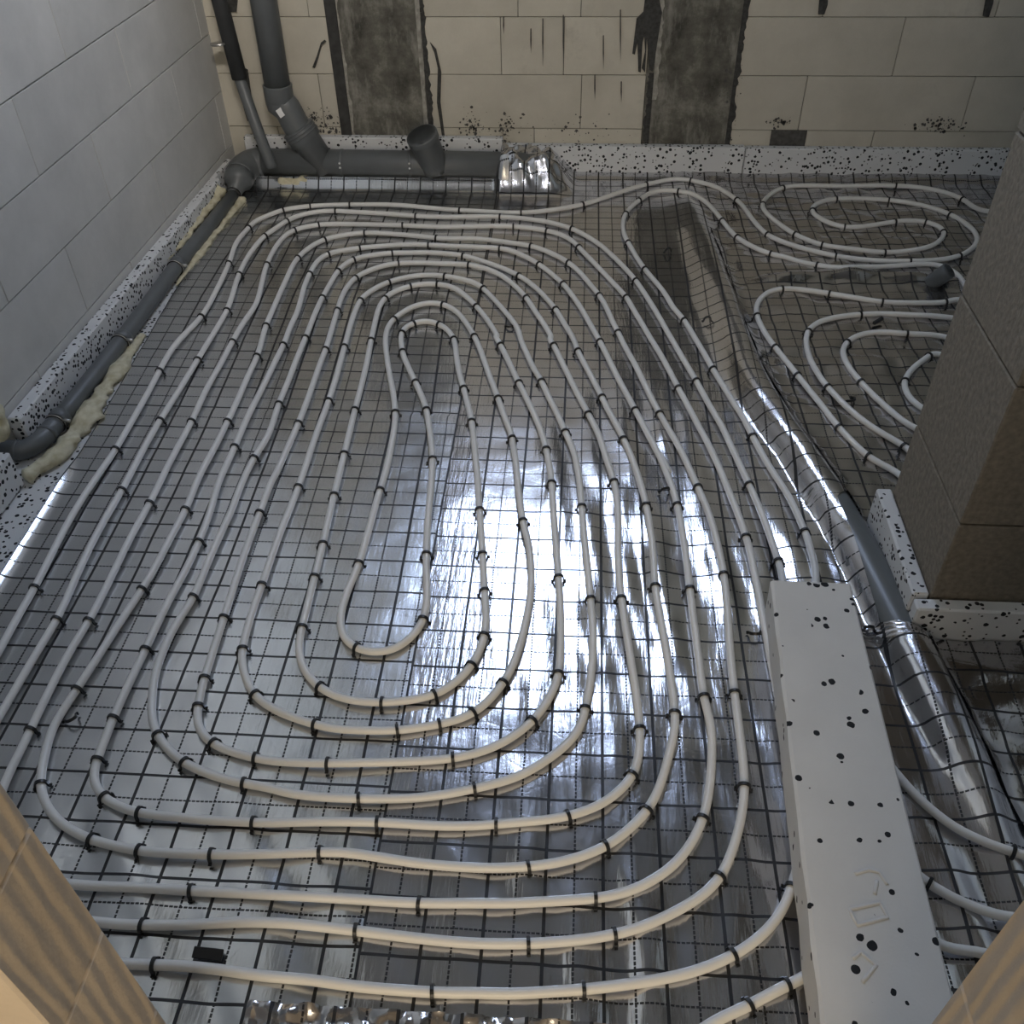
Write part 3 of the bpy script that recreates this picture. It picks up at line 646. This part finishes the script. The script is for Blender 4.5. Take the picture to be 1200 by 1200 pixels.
 ('n9', 'W', [(-0.96, -1.168), (-1.08, -1.12), (-1.17, -1.02), (-1.21, -0.88)]),
 ('t10', 5, [(0, 1160), (60, 1060), (150, 910), (230, 775), (290, 640), (350, 510), (420, 380), (490, 255)]),
 ('t10', 0, [(560, 980), (640, 840), (720, 710), (795, 590), (860, 480), (910, 395), (935, 330), (960, 245), (1000, 170), (1060, 95)]),
 ('t10', 13, [(140, 405), (220, 350), (330, 310), (450, 290), (560, 285), (690, 290), (850, 300), (1120, 322)]),
 ('t10', 14, [(0, 325), (200, 325), (385, 327), (550, 335), (700, 355), (800, 380), (910, 415), (1010, 465), (1100, 520)]),
 ('t10', 2, [(260, 390), (320, 450), (380, 515), (430, 590), (490, 690), (560, 810), (610, 900), (665, 990), (720, 1090)]),
 ('t10', 16, [(880, 640), (940, 750), (1000, 850), (1050, 960), (1100, 1060)]),
 ('n11', 7, [(900, 120), (950, 230), (1010, 370), (1070, 540), (1085, 600)]),
 ('n11', 'W', [(0.405, -0.50), (0.43, -0.75), (0.437, -0.95), (0.415, -1.10)]),
 ('n11', 10, [(1200, 1000), (1100, 1045), (1000, 1100), (930, 1140), (800, 1195)]),
 ('n11', 'W', [(0.05, -1.36), (-0.05, -1.45), (-0.10, -1.60)]),
]
second = [
 ('end', 'W', [(1.15, -1.02), (0.95, -1.01)]),
 ('lower', 11, [(1200, 525), (1130, 505), (1000, 455), (900, 400), (800, 315), (720, 240), (680, 185)]),
 ('h', 'W', [(0.468, -0.66), (0.445, -0.50)]),
 ('h', 12, [(365, 270), (345, 160), (320, 80)]),
 ('h', 7, [(1175, 420), (1110, 280), (1040, 170), (965, 40)]),
 ('h', 16, [(1140, 770), (1080, 680), (1010, 560), (930, 435), (870, 330), (800, 210), (730, 90), (650, 0)]),
 ('h', 2, [(510, 570), (425, 465), (380, 400), (345, 340), (325, 300), (320, 240), (340, 190), (385, 150), (440, 110), (500, 92), (580, 95), (660, 115), (720, 160), (785, 235), (850, 310), (930, 360), (1015, 395), (1110, 410)]),
 ('h', 4, [(280, 1050), (365, 1065), (470, 1078), (600, 1075), (720, 1066), (830, 1062), (900, 1085), (950, 1120)]),
 ('h', 'W', [(1.22, 1.05), (1.20, 0.96)]),
 ('a1', 3, [(935, 170), (885, 190), (800, 190), (630, 185), (520, 170), (425, 155), (330, 138), (230, 130), (165, 150), (125, 200), (130, 250), (160, 310), (200, 370), (290, 480), (370, 580), (455, 690), (580, 810), (700, 875)]),
 ('a1', 'W', [(0.80, 0.0), (0.98, -0.02), (1.30, -0.01), (1.50, 0.12), (1.55, 0.40), (1.50, 0.68), (1.35, 0.80)]),
 ('a2', 3, [(905, 250), (750, 240), (640, 233), (535, 235), (430, 250), (360, 275), (325, 320), (335, 400), (370, 470), (408, 527), (500, 620), (600, 695), (720, 765)]),
 ('a2', 'W', [(0.87, 0.10), (1.10, 0.09), (1.30, 0.15), (1.38, 0.38), (1.30, 0.60)]),
 ('a3', 3, [(880, 325), (800, 318), (725, 315), (640, 308), (560, 312), (500, 335), (470, 380), (490, 440), (545, 510), (650, 610), (770, 700)]),
 ('a3', 'W', [(1.00, 0.20), (1.14, 0.22), (1.20, 0.36), (1.13, 0.49)]),
 ('a4', 3, [(860, 390), (810, 410), (760, 445), (720, 500), (725, 550), (785, 610)]),
 ('a4', 'W', [(0.98, 0.31), (1.06, 0.35)]),
]
third = [
 ('l2', 'W', [(1.05, -1.12), (0.80, -1.09)]),
 ('l2', 11, [(1100, 770), (1000, 735), (900, 690), (830, 650), (790, 620)]),
 ('l2', 'W', [(0.480, -0.955), (0.462, -1.00), (0.466, -1.055)]),
 ('l2', 11, [(860, 895), (950, 900), (1035, 910)]),
 ('l2', 'W', [(0.70, -1.16), (1.0, -1.17)]),
]
PATHS = []
def heating_pipe(segs, label):
    P, tg = run(segs); o = tube('heating_pipe', P, PR, M['pipe'], None, 10)
    tag(o, label, 'pipe'); PATHS.append((P, tg)); return o
heating_pipe(main, 'long white plastic heating pipe wound into the large oval coil')
heating_pipe(second, 'white plastic heating pipe running outside the large coil and looping behind the pillar')
heating_pipe(third, 'short bend of white heating pipe coming out from under the polystyrene block by the doorway')

# ------------------------------------------------------------------ clips
clips_px = {
 1: [(100,140),(192,128),(335,122),(712,138),(932,147),(1150,118),(30,232),(112,180),(282,150),(558,160),(853,168),(1110,212),(38,333),(138,212),(215,195),(512,197),(900,200),(1020,215),(1132,270),(155,312),(238,248),(380,225),(632,238),(970,270),(1095,322),(1200,445),(190,365),(250,297),(365,270),(605,265),(857,280),(993,328),(1075,402),(235,448),(292,355),(347,310),(478,292),(727,300),(925,367),(1055,490),(1130,637),(285,488),(350,372),(502,330),(742,337),(947,447),(1045,620),(1167,858),(310,622),(370,457),(460,388),(660,372),(797,412),(1000,742),(1087,922),(1145,1180),(405,600),(455,455),(545,408),(640,403),(773,485),(860,612),(925,750),(1020,978),(1040,1100),(483,522),(652,470),(765,582),(850,800),(900,938),(515,575),(560,540),(643,540),(697,592),(520,635),(560,743),(597,838),(618,1018),(733,770),(757,880),(785,1190),(488,853),(440,1120),(40,545),(5,650),(95,612),(175,585),(245,628),(82,823),(152,888),(255,812),(348,845),(310,997),(273,1138),(150,1110),(5,1018)],
 0: [(1000,55),(920,200),(808,420),(640,635),(465,957),(1062,93),(960,245),(912,390),(795,590),(640,838),(490,1112),(1185,62),(1075,205),(935,515),(770,833),(598,1168),(917,835),(742,1190),(947,935),(1120,770),(1020,988)],
 5: [(137,655),(230,775),(355,785),(570,658),(315,1050),(800,460),(580,903),(463,1165),(775,690),(1045,345),(900,770),(820,1020),(795,1130),(1055,632),(978,892),(1018,1083)],
 6: [(270,470),(237,605),(187,815),(250,1043),(500,1115),(720,1080),(862,968),(917,845),(917,655),(910,515),(898,330),(415,547),(400,898),(675,785),(683,512),(1070,378),(1000,1030),(880,1155)],
 7: [(185,612),(188,985),(75,1190),(315,695),(297,1130),(412,220),(440,695),(450,45),(540,325),(573,638),(655,1150),(667,322),(713,658),(770,1093),(745,240),(850,592),(895,1075),(942,445),(952,228),(1070,543),(967,38),(1175,418)],
 2: [(432,68),(632,48),(857,140),(1000,305),(580,100),(392,140),(330,200),(348,340),(422,465),(602,703),(740,930),(787,235),(855,315),(1015,395),(380,520),(665,992),(335,595),(578,1025),(208,588),(300,763),(488,1140),(205,805),(375,1125),(220,1062),(155,1145)],
 8: [(125,20),(170,230),(400,130),(415,290),(355,460),(565,355),(560,505),(858,525),(1020,400),(640,45),(740,155),(980,245),(850,70),(1020,135),(775,665),(585,800),(625,970)],
 9: [(222,15),(567,30),(735,0),(285,155),(800,135),(400,290),(880,265),(495,390),(958,405),(245,510),(1095,575),(662,715),(400,825),(1097,885),(718,1075)],
 10: [(515,20),(495,195),(218,375),(560,340),(385,495),(332,705),(765,380),(935,255),(838,615),(423,845),(67,885),(905,930),(300,1065),(1130,640),(1110,1045),(945,1135)],
 4: [(230,755),(148,822),(283,940),(385,985),(643,1015),(880,932),(803,893),(785,893),(677,893),(485,915),(347,845),(440,805),(660,808),(903,860),(950,800),(685,755),(938,1030),(742,1050),(445,1030),(178,950),(40,955),(183,1025),(367,1065)],
 3: [(885,190),(632,185),(425,155),(230,130),(125,238),(200,365),(290,478),(455,690),(580,810),(535,235),(335,305),(408,527),(718,765),(725,318),(483,345),(545,510),(815,405),(722,502)],
 11: [(1145,510),(825,650)],
}
NUM = ['', 'first', 'second', 'third', 'fourth', 'fifth', 'sixth', 'seventh', 'eighth', 'ninth', 'tenth', 'eleventh', 'twelfth', 'thirteenth', 'fourteenth', 'fifteenth', 'sixteenth', 'seventeenth', 'eighteenth', 'nineteenth', 'twentieth', 'twenty-first', 'twenty-second', 'twenty-third', 'twenty-fourth', 'twenty-fifth', 'twenty-sixth', 'twenty-seventh', 'twenty-eighth']
def clip_place(tg):
    if tg[0] in 'tn' and tg[1:].isdigit():
        k = int(tg[1:]); return '%s half of %s pipe turn from the coil centre' % ('far' if tg[0] == 't' else 'near', NUM[k])
    return {'small': 'small pipe coil by the back wall', 'h': 'pipe skirting the right of the large coil',
            'a1': 'outer pipe loop left of the pillar', 'a2': 'second pipe loop left of the pillar',
            'a3': 'third pipe loop left of the pillar', 'a4': 'smallest pipe loop left of the pillar',
            'lower': 'pipe between polystyrene block and right doorpost', 'l2': 'short pipe bend by the right doorpost'}.get(tg, 'heating pipe end')
ra = 0.0108; arc = [(ra * math.cos(a), PZ + ra * math.sin(a)) for a in np.radians(np.arange(180, -1, -18))]
path = [(-0.0165, 0.0035), (-0.0135, 0.0015), (-ra - 0.0006, 0.0045)] + arc + [(ra + 0.0006, 0.0045), (0.0135, 0.0015), (0.0165, 0.0035)]
v, f = strap_mesh(path, 0.0062, 0.0032); CLIP = mesh('clip', v, f); CLIP.materials.append(M['clip'])
allP = np.vstack([p for p, _ in PATHS]); allT = sum([t for _, t in PATHS], [])
allD = np.vstack([np.gradient(p, axis=0) for p, _ in PATHS])
cc = (allP - CAM) @ CR; allpx = np.stack([600 + F_PX * cc[:, 0] / -cc[:, 2], 600 - F_PX * cc[:, 1] / -cc[:, 2]], 1)
done = []; CLIPLOG = []; BYRUN = {}
for k, lst in clips_px.items():
    ox, oy, s = K[k]
    for x, y in lst:
        p = np.array([ox + x / s, oy + y / s])
        if any(np.hypot(*(p - q)) < 6 for q in done): continue
        done.append(p); d = np.hypot(*(allpx - p).T); i = int(d.argmin()); CLIPLOG.append(d[i])
        t = allD[i] / np.linalg.norm(allD[i]); pos = allP[i]
        o = link('pipe_clip', CLIP); tx = np.array([t[0], t[1], t[2]]); xa = np.cross(tx, [0, 0, 1]); xa /= np.linalg.norm(xa); za = np.cross(xa, tx)
        R3 = Matrix((xa.tolist(), tx.tolist(), za.tolist())).transposed()
        o.matrix_world = Matrix.Translation((pos - za * PZ).tolist()) @ R3.to_4x4() @ Matrix.Rotation(random.uniform(-.12, .12), 4, 'Z')
        BYRUN.setdefault(clip_place(allT[i]), []).append((p[0], o))
for place, lst in BYRUN.items():
    for n, (px_, o) in enumerate(sorted(lst, key=lambda t: t[0])):
        tag(o, 'black clip, %s from left, on %s' % (NUM[n + 1], place), 'clip', 'clips on ' + place)
print('clips', len(CLIPLOG), 'mean snap px', np.mean(CLIPLOG), 'max', sorted(CLIPLOG)[-8:])
# loose clips lying on or standing in the film
def loose(px, py, rz, rx, label):
    p = on_film(px, py, 0.002); o = link('pipe_clip', CLIP); o.location = p + np.array([0, 0, 0.004]); o.rotation_euler = (rx, 0, rz); tag(o, label, 'clip')
loose(778, 577, 0.3, 0.5, 'empty black clip between the pipes in the bright foil')
loose(782, 297, 0.4, 0.4, 'empty black clip on foil inside the hooked pipe')
loose(828, 378, 0.2, 0.3, 'empty black clip on the foil ridge')
loose(993, 469, 0.9, 1.2, 'empty black clip lying between pipe loops left of the pillar')
loose(596, 382, 0.6, 1.3, 'empty black clip lying in the coil near its far end')
loose(83, 842, 0.8, 1.0, 'empty black clip beside the leftmost pipes near the doorpost')
loose(1016, 741, 0.0, 0.25, 'empty black clip beside the right edge of the polystyrene block')
loose(883, 742, 0.1, 0.9, 'empty black clip at the left edge of the polystyrene block')
loose(957, 1165, 1.1, 0.5, 'empty black clip at the near left foot of the polystyrene block')
p = on_film(1025, 382, 0.008); o = box('plastic_wedge', (-0.02, -0.006, -0.006), (0.02, 0.006, 0.006), M['clip']); o.location = p; o.rotation_euler = (0, -0.2, 0.6)
tag(o, 'small black plastic wedge lying on foil between pipe loops', 'wedge')
p = on_film(243, 1124, 0.004); o = box('plastic_plate', (-0.025, -0.009, -0.003), (0.025, 0.009, 0.003), M['clip'], bev=0.001); o.location = p - np.array([0.025, 0, 0]); o.rotation_euler = (0.3, 0, -0.05)
tag(o, 'small black plastic plate beside the nearest pipe by the left doorpost', 'plate')

# ------------------------------------------------------------------ polystyrene strips and blocks
def leftwall(y, off): return -1.607 + 0.036 * y + off
def strip(name, lo, hi, mat, label, rotz=0.0, bev=0.004):
    o = box(name, lo, hi, mat, None, bev, rotz); tag(o, label, 'polystyrene'); return o
ls = box_mesh(0.020, 0.19, 0.084, 0.003); o = link('edge_strip', ls, M['eps']); o.location = (leftwall(1.732, 0.0015), 1.732, 0.006); o.rotation_euler = (0, 0, -0.036)
tag(o, 'thin end piece of speckled polystyrene strip in the far left corner', 'polystyrene')
ls = box_mesh(0.040, 1.62, 0.084, 0.004); o = link('edge_strip', ls, M['eps']); o.location = (leftwall(0.11, 0.0015), 0.11, 0.006); o.rotation_euler = (0, 0, -0.036)
tag(o, 'speckled polystyrene edge strip along the left wall', 'polystyrene')
ls = box_mesh(0.10, 0.36, 0.108, 0.004); o = link('edge_board', ls, M['eps']); o.location = (leftwall(-0.40, 0.0015), -0.405, -0.005); o.rotation_euler = (0, 0, -0.036)
tag(o, 'speckled polystyrene board end at the left edge beside the pipe elbow', 'polystyrene')
def bstrip(x0, x1, h, label, dy=0.0): return strip('edge_strip', (x0, 1.990 + dy, -0.005), (x1, 2.027, h), M['eps'], label)
bstrip(-1.47, -0.395, 0.155, 'speckled polystyrene edge strip behind the grey waste pipe'); bstrip(-0.392, 0.585, 0.128, 'speckled polystyrene edge strip below the wall between the columns')
bstrip(0.588, 2.28, 0.125, 'speckled polystyrene edge strip at the back wall on the right')
strip('edge_strip', (0.652, -0.430, -0.005), (0.687, -0.085, 0.100), M['eps'], 'speckled polystyrene strip standing against the left face of the pillar')
strip('edge_strip', (0.655, -0.468, -0.005), (1.25, -0.434, 0.092), M['eps'], 'speckled polystyrene strip standing against the front of the pillar')
# moulded block lying across the pipes
BZ0, BZ1 = 0.0235, 0.120
blk = empty('polystyrene_block', (0.35, -1.40, BZ0)); tag(blk, 'long white moulded polystyrene block lying on the pipes', 'polystyrene')
bm = bmesh.new(); bot = [(0.349, -0.425), (0.514, -0.427), (0.497, -1.40), (0.300, -1.40)]
tp = [atz(*q, BZ1)[:2] for q in ((903, 680), (997, 684))] ; tp = [tuple(tp[0]), tuple(tp[1]), (0.497, -1.40), (0.297, -1.40)]
nseg = 14; rows = []
for i in range(nseg + 1):
    t = i / nseg
    l = [tp[0][k] * (1 - t) + tp[3][k] * t for k in (0, 1)]; r = [tp[1][k] * (1 - t) + tp[2][k] * t for k in (0, 1)]
    j = 0.0015 * math.sin(i * 2.7)
    rows.append([bm.verts.new((l[0] + 0.004 + j - 0.35, l[1] + 1.40, 0)), bm.verts.new((l[0] + j - 0.35, l[1] + 1.40, BZ1 - BZ0 - 0.004)), bm.verts.new((l[0] + 0.006 - 0.35, l[1] + 1.40, BZ1 - BZ0)),
                 bm.verts.new((r[0] - 0.004 - 0.35, r[1] + 1.40, BZ1 - BZ0)), bm.verts.new((r[0] - 0.35, r[1] + 1.40, BZ1 - BZ0 - 0.004)), bm.verts.new((r[0] - 0.35, r[1] + 1.40, 0))])
for a, c in zip(rows[:-1], rows[1:]):
    for k in range(6): bm.faces.new((a[k], a[(k + 1) % 6], c[(k + 1) % 6], c[k]))
bm.faces.new(rows[0][::-1]); bm.faces.new(rows[-1]); bmesh.ops.recalc_face_normals(bm, faces=bm.faces[:])
me = bpy.data.meshes.new('block_body'); bm.to_mesh(me); bm.free(); link('block_body', me, M['eps_top'], blk)
def emboss(pp, closed=False):
    P = np.array([atz(850 + x / 3.4286, 850 + y / 3.4286, BZ1) for x, y in pp]) - np.array([0.35, -1.40, BZ0])
    if closed: P = np.vstack([P, P[:1]])
    P = np.vstack([np.linspace(a, c, 6)[:-1] for a, c in zip(P[:-1], P[1:])] + [P[-1:]])
    tube('embossed_mark', P, 0.0030, M['eps_top'], blk, 8)
emboss([(500, 740), (622, 712), (652, 772), (530, 803)], True); emboss([(520, 597), (575, 580), (620, 592), (650, 640)]); emboss([(610, 625), (600, 680)]); emboss([(512, 937), (545, 912), (605, 965), (550, 1032)])

# ------------------------------------------------------------------ grey drain pipes
def ring(name, c, axis, r, wdt, mat, parent, seg=24):
    c = np.asarray(c, float); a = np.asarray(axis, float); a /= np.linalg.norm(a)
    P = [c + a * t for t in (-wdt / 2, -wdt / 2 + 0.0015, wdt / 2 - 0.0015, wdt / 2)]
    return tube(name, P, [r - 0.0015, r, r, r - 0.0015], mat, parent, seg)
# run along the left wall
dp = empty('drain_pipe', (-1.51, 0.05, 0)); tag(dp, 'grey drain pipe lying along the foot of the left wall with its elbow', 'drain pipe')
off = np.array([1.51, -0.05, 0])
cl = [(-1.462, 1.74), (-1.476, 1.40), (-1.490, 1.10), (-1.498, 0.62), (-1.513, 0.27), (-1.520, 0.16)]
zc = 0.0205
tube('straight_pipe', np.array([(x, y, zc) for x, y in cl]) + off, 0.025, M['grey'], dp, 24)
el = catmull(np.array([(-1.520, 0.175, zc), (-1.524, 0.125, zc), (-1.533, 0.092, zc), (-1.558, 0.062, zc), (-1.60, 0.060, zc + .002), (-1.64, 0.062, zc + .004)]), 0.008)
tube('elbow', el + off, 0.0268, M['grey'], dp, 24)
for c, ax in (((-1.5215, 0.135, zc), (0.05, 1, 0)), ((-1.570, 0.060, zc), (1, 0.05, 0))): ring('socket_ring', np.array(c) + off, ax, 0.0295, 0.012, M['grey'], dp)
for y, x in ((0.185, -1.5185), (0.61, -1.4985), (1.105, -1.490)):
    c = np.array((x, y, zc)) + off
    ring('socket_ring', c + np.array([0, 0.022, 0]), (0.02, 1, 0), 0.0292, 0.030, M['grey'], dp)
    cr = ring('clamp', c, (0.02, 1, 0), 0.0298, 0.007, M['rubber'], dp); ring('clamp_band', c + np.array([0, -0.001, 0]), (0.02, 1, 0), 0.0306, 0.0035, M['steel'], cr)
    tube('clamp_screw', [c + np.array((0.024, 0, 0.012)), c + np.array((0.045, 0, 0.010))], 0.005, M['steel'], cr, 8)
# stack, branch and horizontal run along the back wall
ws = empty('waste_pipe', (-0.9, 1.92, 0)); tag(ws, 'large grey waste pipe with elbow, branch and open socket at the back wall', 'waste pipe'); off = np.array([0.9, -1.92, 0])
YP = 1.925
A0, A1 = aty(299, -60, YP), aty(325, 100, YP); B0 = aty(333, 122, YP); B1 = aty(349, 150, YP); B2 = aty(378, 192, YP)
top = A1 + (A0 - A1) / (A0 - A1)[2] * 3.3
tube('vertical_pipe', np.array([top, A0, A1]) + off, 0.050, M['grey'], ws, 28)
dA = (A1 - A0) / np.linalg.norm(A1 - A0); dB = (B2 - B1) / np.linalg.norm(B2 - B1)
tube('collar', np.array([A1 - dA * 0.004, A1, A1 + dA * 0.004, A1 + dA * 0.055, A1 + dA * 0.06]) + off, [0.052, 0.0565, 0.0565, 0.0565, 0.053], M['grey'], ws, 28)
ring('collar_rim', A1 + off - dA * 0.001, dA, 0.0575, 0.006, M['grey2'], ws)
tube('elbow', catmull(np.array([A1 + dA * 0.03, A1 + dA * 0.075, B0 + dB * 0.012, B1 - dB * 0.012, B1 + dB * 0.02]), 0.008) + off, 0.0545, M['grey'], ws, 28)
tube('branch', np.array([B1 - dB * 0.002, B1 + dB * 0.002, B1 + dB * 0.055, B1 + dB * 0.06, B2 + dB * 0.03]) + off, [0.060, 0.0665, 0.0665, 0.058, 0.056], M['grey'], ws, 28)
for t in (0.003, 0.016, 0.029): ring('branch_rib', B1 + dB * t + off, dB, 0.0695, 0.006, M['grey'], ws)
H0 = np.array([-1.405, YP, 0.076]); H1 = np.array([-0.20, YP, 0.070])
tube('horizontal_pipe', np.array([H0, (H0 + H1) / 2, H1]) + off, 0.0545, M['grey'], ws, 28)
for x in (-1.05, -0.765): ring('pipe_band', np.array((x, YP, 0.074)) + off, (1, 0, 0), 0.0565, 0.012, M['grey'], ws); 
for x, dz in ((-1.05, 0.0), (-1.05, 0.018), (-0.765, 0.0), (-0.765, 0.02)):
    o = ring('band_dot', np.array((x, YP - 0.0555, 0.078 + dz)) + off, (0, 1, 0), 0.0045, 0.004, M['sticker'], ws, 10)
S0 = np.array([-0.662, YP - 0.015, 0.062]); S1 = aty(494, 158, 1.865); dS = (S1 - S0) / np.linalg.norm(S1 - S0)
so = tube('open_socket', np.array([S0, S0 + dS * 0.02, S1 - dS * 0.035, S1 - dS * 0.03, S1 - dS * 0.004, S1, S1, S1 - dS * 0.05]) + off, [0.054, 0.056, 0.058, 0.0635, 0.0645, 0.0635, 0.056, 0.053], M['grey'], ws, 28)
tube('seal', np.array([S1 - dS * 0.012, S1 - dS * 0.006]) + off, [0.0562, 0.0562], M['rubber'], so, 28, cap=False)
tube('socket_bottom', np.array([S1 - dS * 0.052, S1 - dS * 0.049]) + off, [0.054, 0.054], M['rubber'], so, 28)
# printed sticker, wrapped on the elbow
ns = np.cross(dB, [0, 0, 1.0]); ns = ns / np.linalg.norm(ns); sc = aty(329, 132, YP - 0.056)
toC = (CAM - sc); toC -= dB * (toC @ dB); toC /= np.linalg.norm(toC); sd = np.cross(toC, dB)
pts = [sc + toC * 0.002 + sd * a * 0.013 + dB * c * 0.016 + off for a, c in ((-1, -1), (1, -1), (1, 1), (-1, 1))]
poly_plate('label_sticker', [q.tolist() for q in pts], 0.001, M['sticker'], ws, (-toC).tolist())
# corner fitting
cf = [(-1.40, YP, 0.074), (-1.43, YP - 0.015, 0.072), (-1.452, YP - 0.06, 0.066)]
tube('corner_elbow', catmull(np.array([(-1.375, YP, 0.075)] + cf + [(-1.457, YP - 0.10, 0.058)]), 0.008) + off, 0.0585, M['grey'], ws, 28)
tube('reducer', np.array([(-1.456, YP - 0.095, 0.058), (-1.458, YP - 0.125, 0.052), (-1.460, YP - 0.14, 0.045), (-1.461, YP - 0.155, 0.032), (-1.462, YP - 0.20, 0.0215)]) + off, [0.0585, 0.0575, 0.050, 0.032, 0.029], M['grey'], ws, 28)
ring('reducer_clamp', np.array((-1.462, YP - 0.20, 0.0215)) + off, (0.05, 1, 0), 0.0312, 0.010, M['rubber'], ws)
# thin pipe with its sleeve and chain in the corner
tp_ = empty('vent_pipe', (-1.40, 1.90, 0)); tag(tp_, 'thin dark grey pipe leaning in the corner with a sleeve', 'pipe'); off = np.array([1.40, -1.90, 0])
T0, T1, T2, T3 = aty(252, -20, 1.95), aty(281, 92, 1.93), aty(303, 155, 1.86), aty(319, 197, 1.832)
ttop = T1 + (T0 - T1) / (T0 - T1)[2] * 3.4
tube('thin_pipe', catmull(np.array([T1 + (T0 - T1) * 0.3, T1, T2, T3]), 0.02) + off, 0.0225, M['grey'], tp_, 20)
tube('sleeve', np.array([ttop, T0, T1]) + off, 0.030, M['dgrey'], tp_, 20)
cl0 = aty(257, 51, 1.93); ring('chain', cl0 + off, T1 - T0, 0.034, 0.008, M['steel'], tp_)
tube('chain_tail', [cl0 + off + np.array((0.03, 0, 0)), cl0 + off + np.array((0.065, 0.02, 0.008))], 0.004, M['steel'], tp_, 8)
# pipe buried under the foil ridge, bare beside the pillar
ys = np.linspace(0.9, -0.72, 60); rp = np.array([(crest(y), y, np.interp(y, CREST_Y, CREST_H) - CREST_R) for y in ys])
o = tube('floor_pipe', rp, CREST_R - 0.003, M['grey2'], None, 32); tag(o, 'grey pipe under the foil ridge, bare beside the pillar', 'drain pipe')
# stub beside the pillar
p0 = on_film(1092, 326, 0.004) + np.array([0.0, 0.0, -0.02]); p1 = p0 + np.array([0.040, -0.020, 0.060])
st = tube('pipe_stub', [p0, p0 + (p1 - p0) * 0.9, p1, p1, p0 + (p1 - p0) * 0.6], [0.028, 0.028, 0.027, 0.022, 0.022], M['grey'], None, 20); tag(st, 'short grey pipe stub poking up through the foil beside the pillar', 'pipe stub')

# ------------------------------------------------------------------ expanding foam
def foam(name, path, rad, flat, label, seed, seg=12):
    P = catmull(np.array(path), 0.008); P, T, Nn, B = frames(P); r = np.random.RandomState(seed); n = len(P)
    rr = np.interp(np.linspace(0, 1, n), np.linspace(0, 1, len(rad)), rad)
    lump = gsmooth(r.normal(0, 1, (n, seg)), 1.2); lump /= lump.std(); big = gsmooth(r.normal(0, 1, (n, 1)), 4); big /= big.std()
    a = np.arange(seg) * 2 * math.pi / seg
    R_ = rr[:, None] * (1 + 0.26 * lump + 0.2 * big); R_[0] *= 0.2; R_[-1] *= 0.2
    v = P[:, None, :] + R_[:, :, None] * (np.cos(a)[None, :, None] * Nn[:, None, :] * flat + np.sin(a)[None, :, None] * B[:, None, :])
    f = [(i * seg + k, i * seg + (k + 1) % seg, (i + 1) * seg + (k + 1) % seg, (i + 1) * seg + k) for i in range(n - 1) for k in range(seg)]
    f += [tuple(range(seg))[::-1], tuple((n - 1) * seg + k for k in range(seg))]
    o = link(name, mesh(name, v.reshape(-1, 3), f, True), M['foam']); tag(o, label, 'foam'); return o
foam('expanding_foam', [(-1.515, -0.035, 0.006), (-1.485, 0.01, 0.006), (-1.462, 0.08, 0.006), (-1.458, 0.2, 0.005), (-1.462, 0.35, 0.003), (-1.463, 0.55, 0.002), (-1.462, 0.7, 0.0)], [0.022, 0.027, 0.03, 0.029, 0.022, 0.014, 0.008], 0.62, 'cream expanding foam bead beside the drain pipe elbow', 5)
foam('expanding_foam', [(-1.463, 1.02, -0.002), (-1.458, 1.2, 0.0), (-1.448, 1.35, 0.002), (-1.438, 1.55, 0.004), (-1.425, 1.72, 0.006)], [0.006, 0.012, 0.014, 0.013, 0.014], 0.7, 'cream expanding foam along the far end of the drain pipe', 6)
foam('expanding_foam', [(-1.535, 1.12, 0.03), (-1.522, 1.35, 0.035), (-1.512, 1.55, 0.04), (-1.503, 1.70, 0.05)], [0.010, 0.016, 0.016, 0.02], 0.8, 'cream expanding foam between drain pipe and left edge strip', 7)
foam('expanding_foam', [(-1.612, -0.02, 0.09), (-1.600, 0.05, 0.10), (-1.592, 0.07, 0.13), (-1.597, 0.05, 0.17), (-1.603, 0.03, 0.20)], [0.03, 0.035, 0.03, 0.025, 0.012], 0.9, 'yellow expanding foam filling the wall hole above the pipe elbow', 8)
foam('expanding_foam', [(-1.37, 1.872, 0.018), (-1.28, 1.868, 0.022), (-1.18, 1.872, 0.02), (-1.05, 1.874, 0.016), (-0.85, 1.875, 0.012)], [0.014, 0.02, 0.016, 0.012, 0.007], 0.7, 'cream expanding foam under the waste pipe at the back wall', 9)
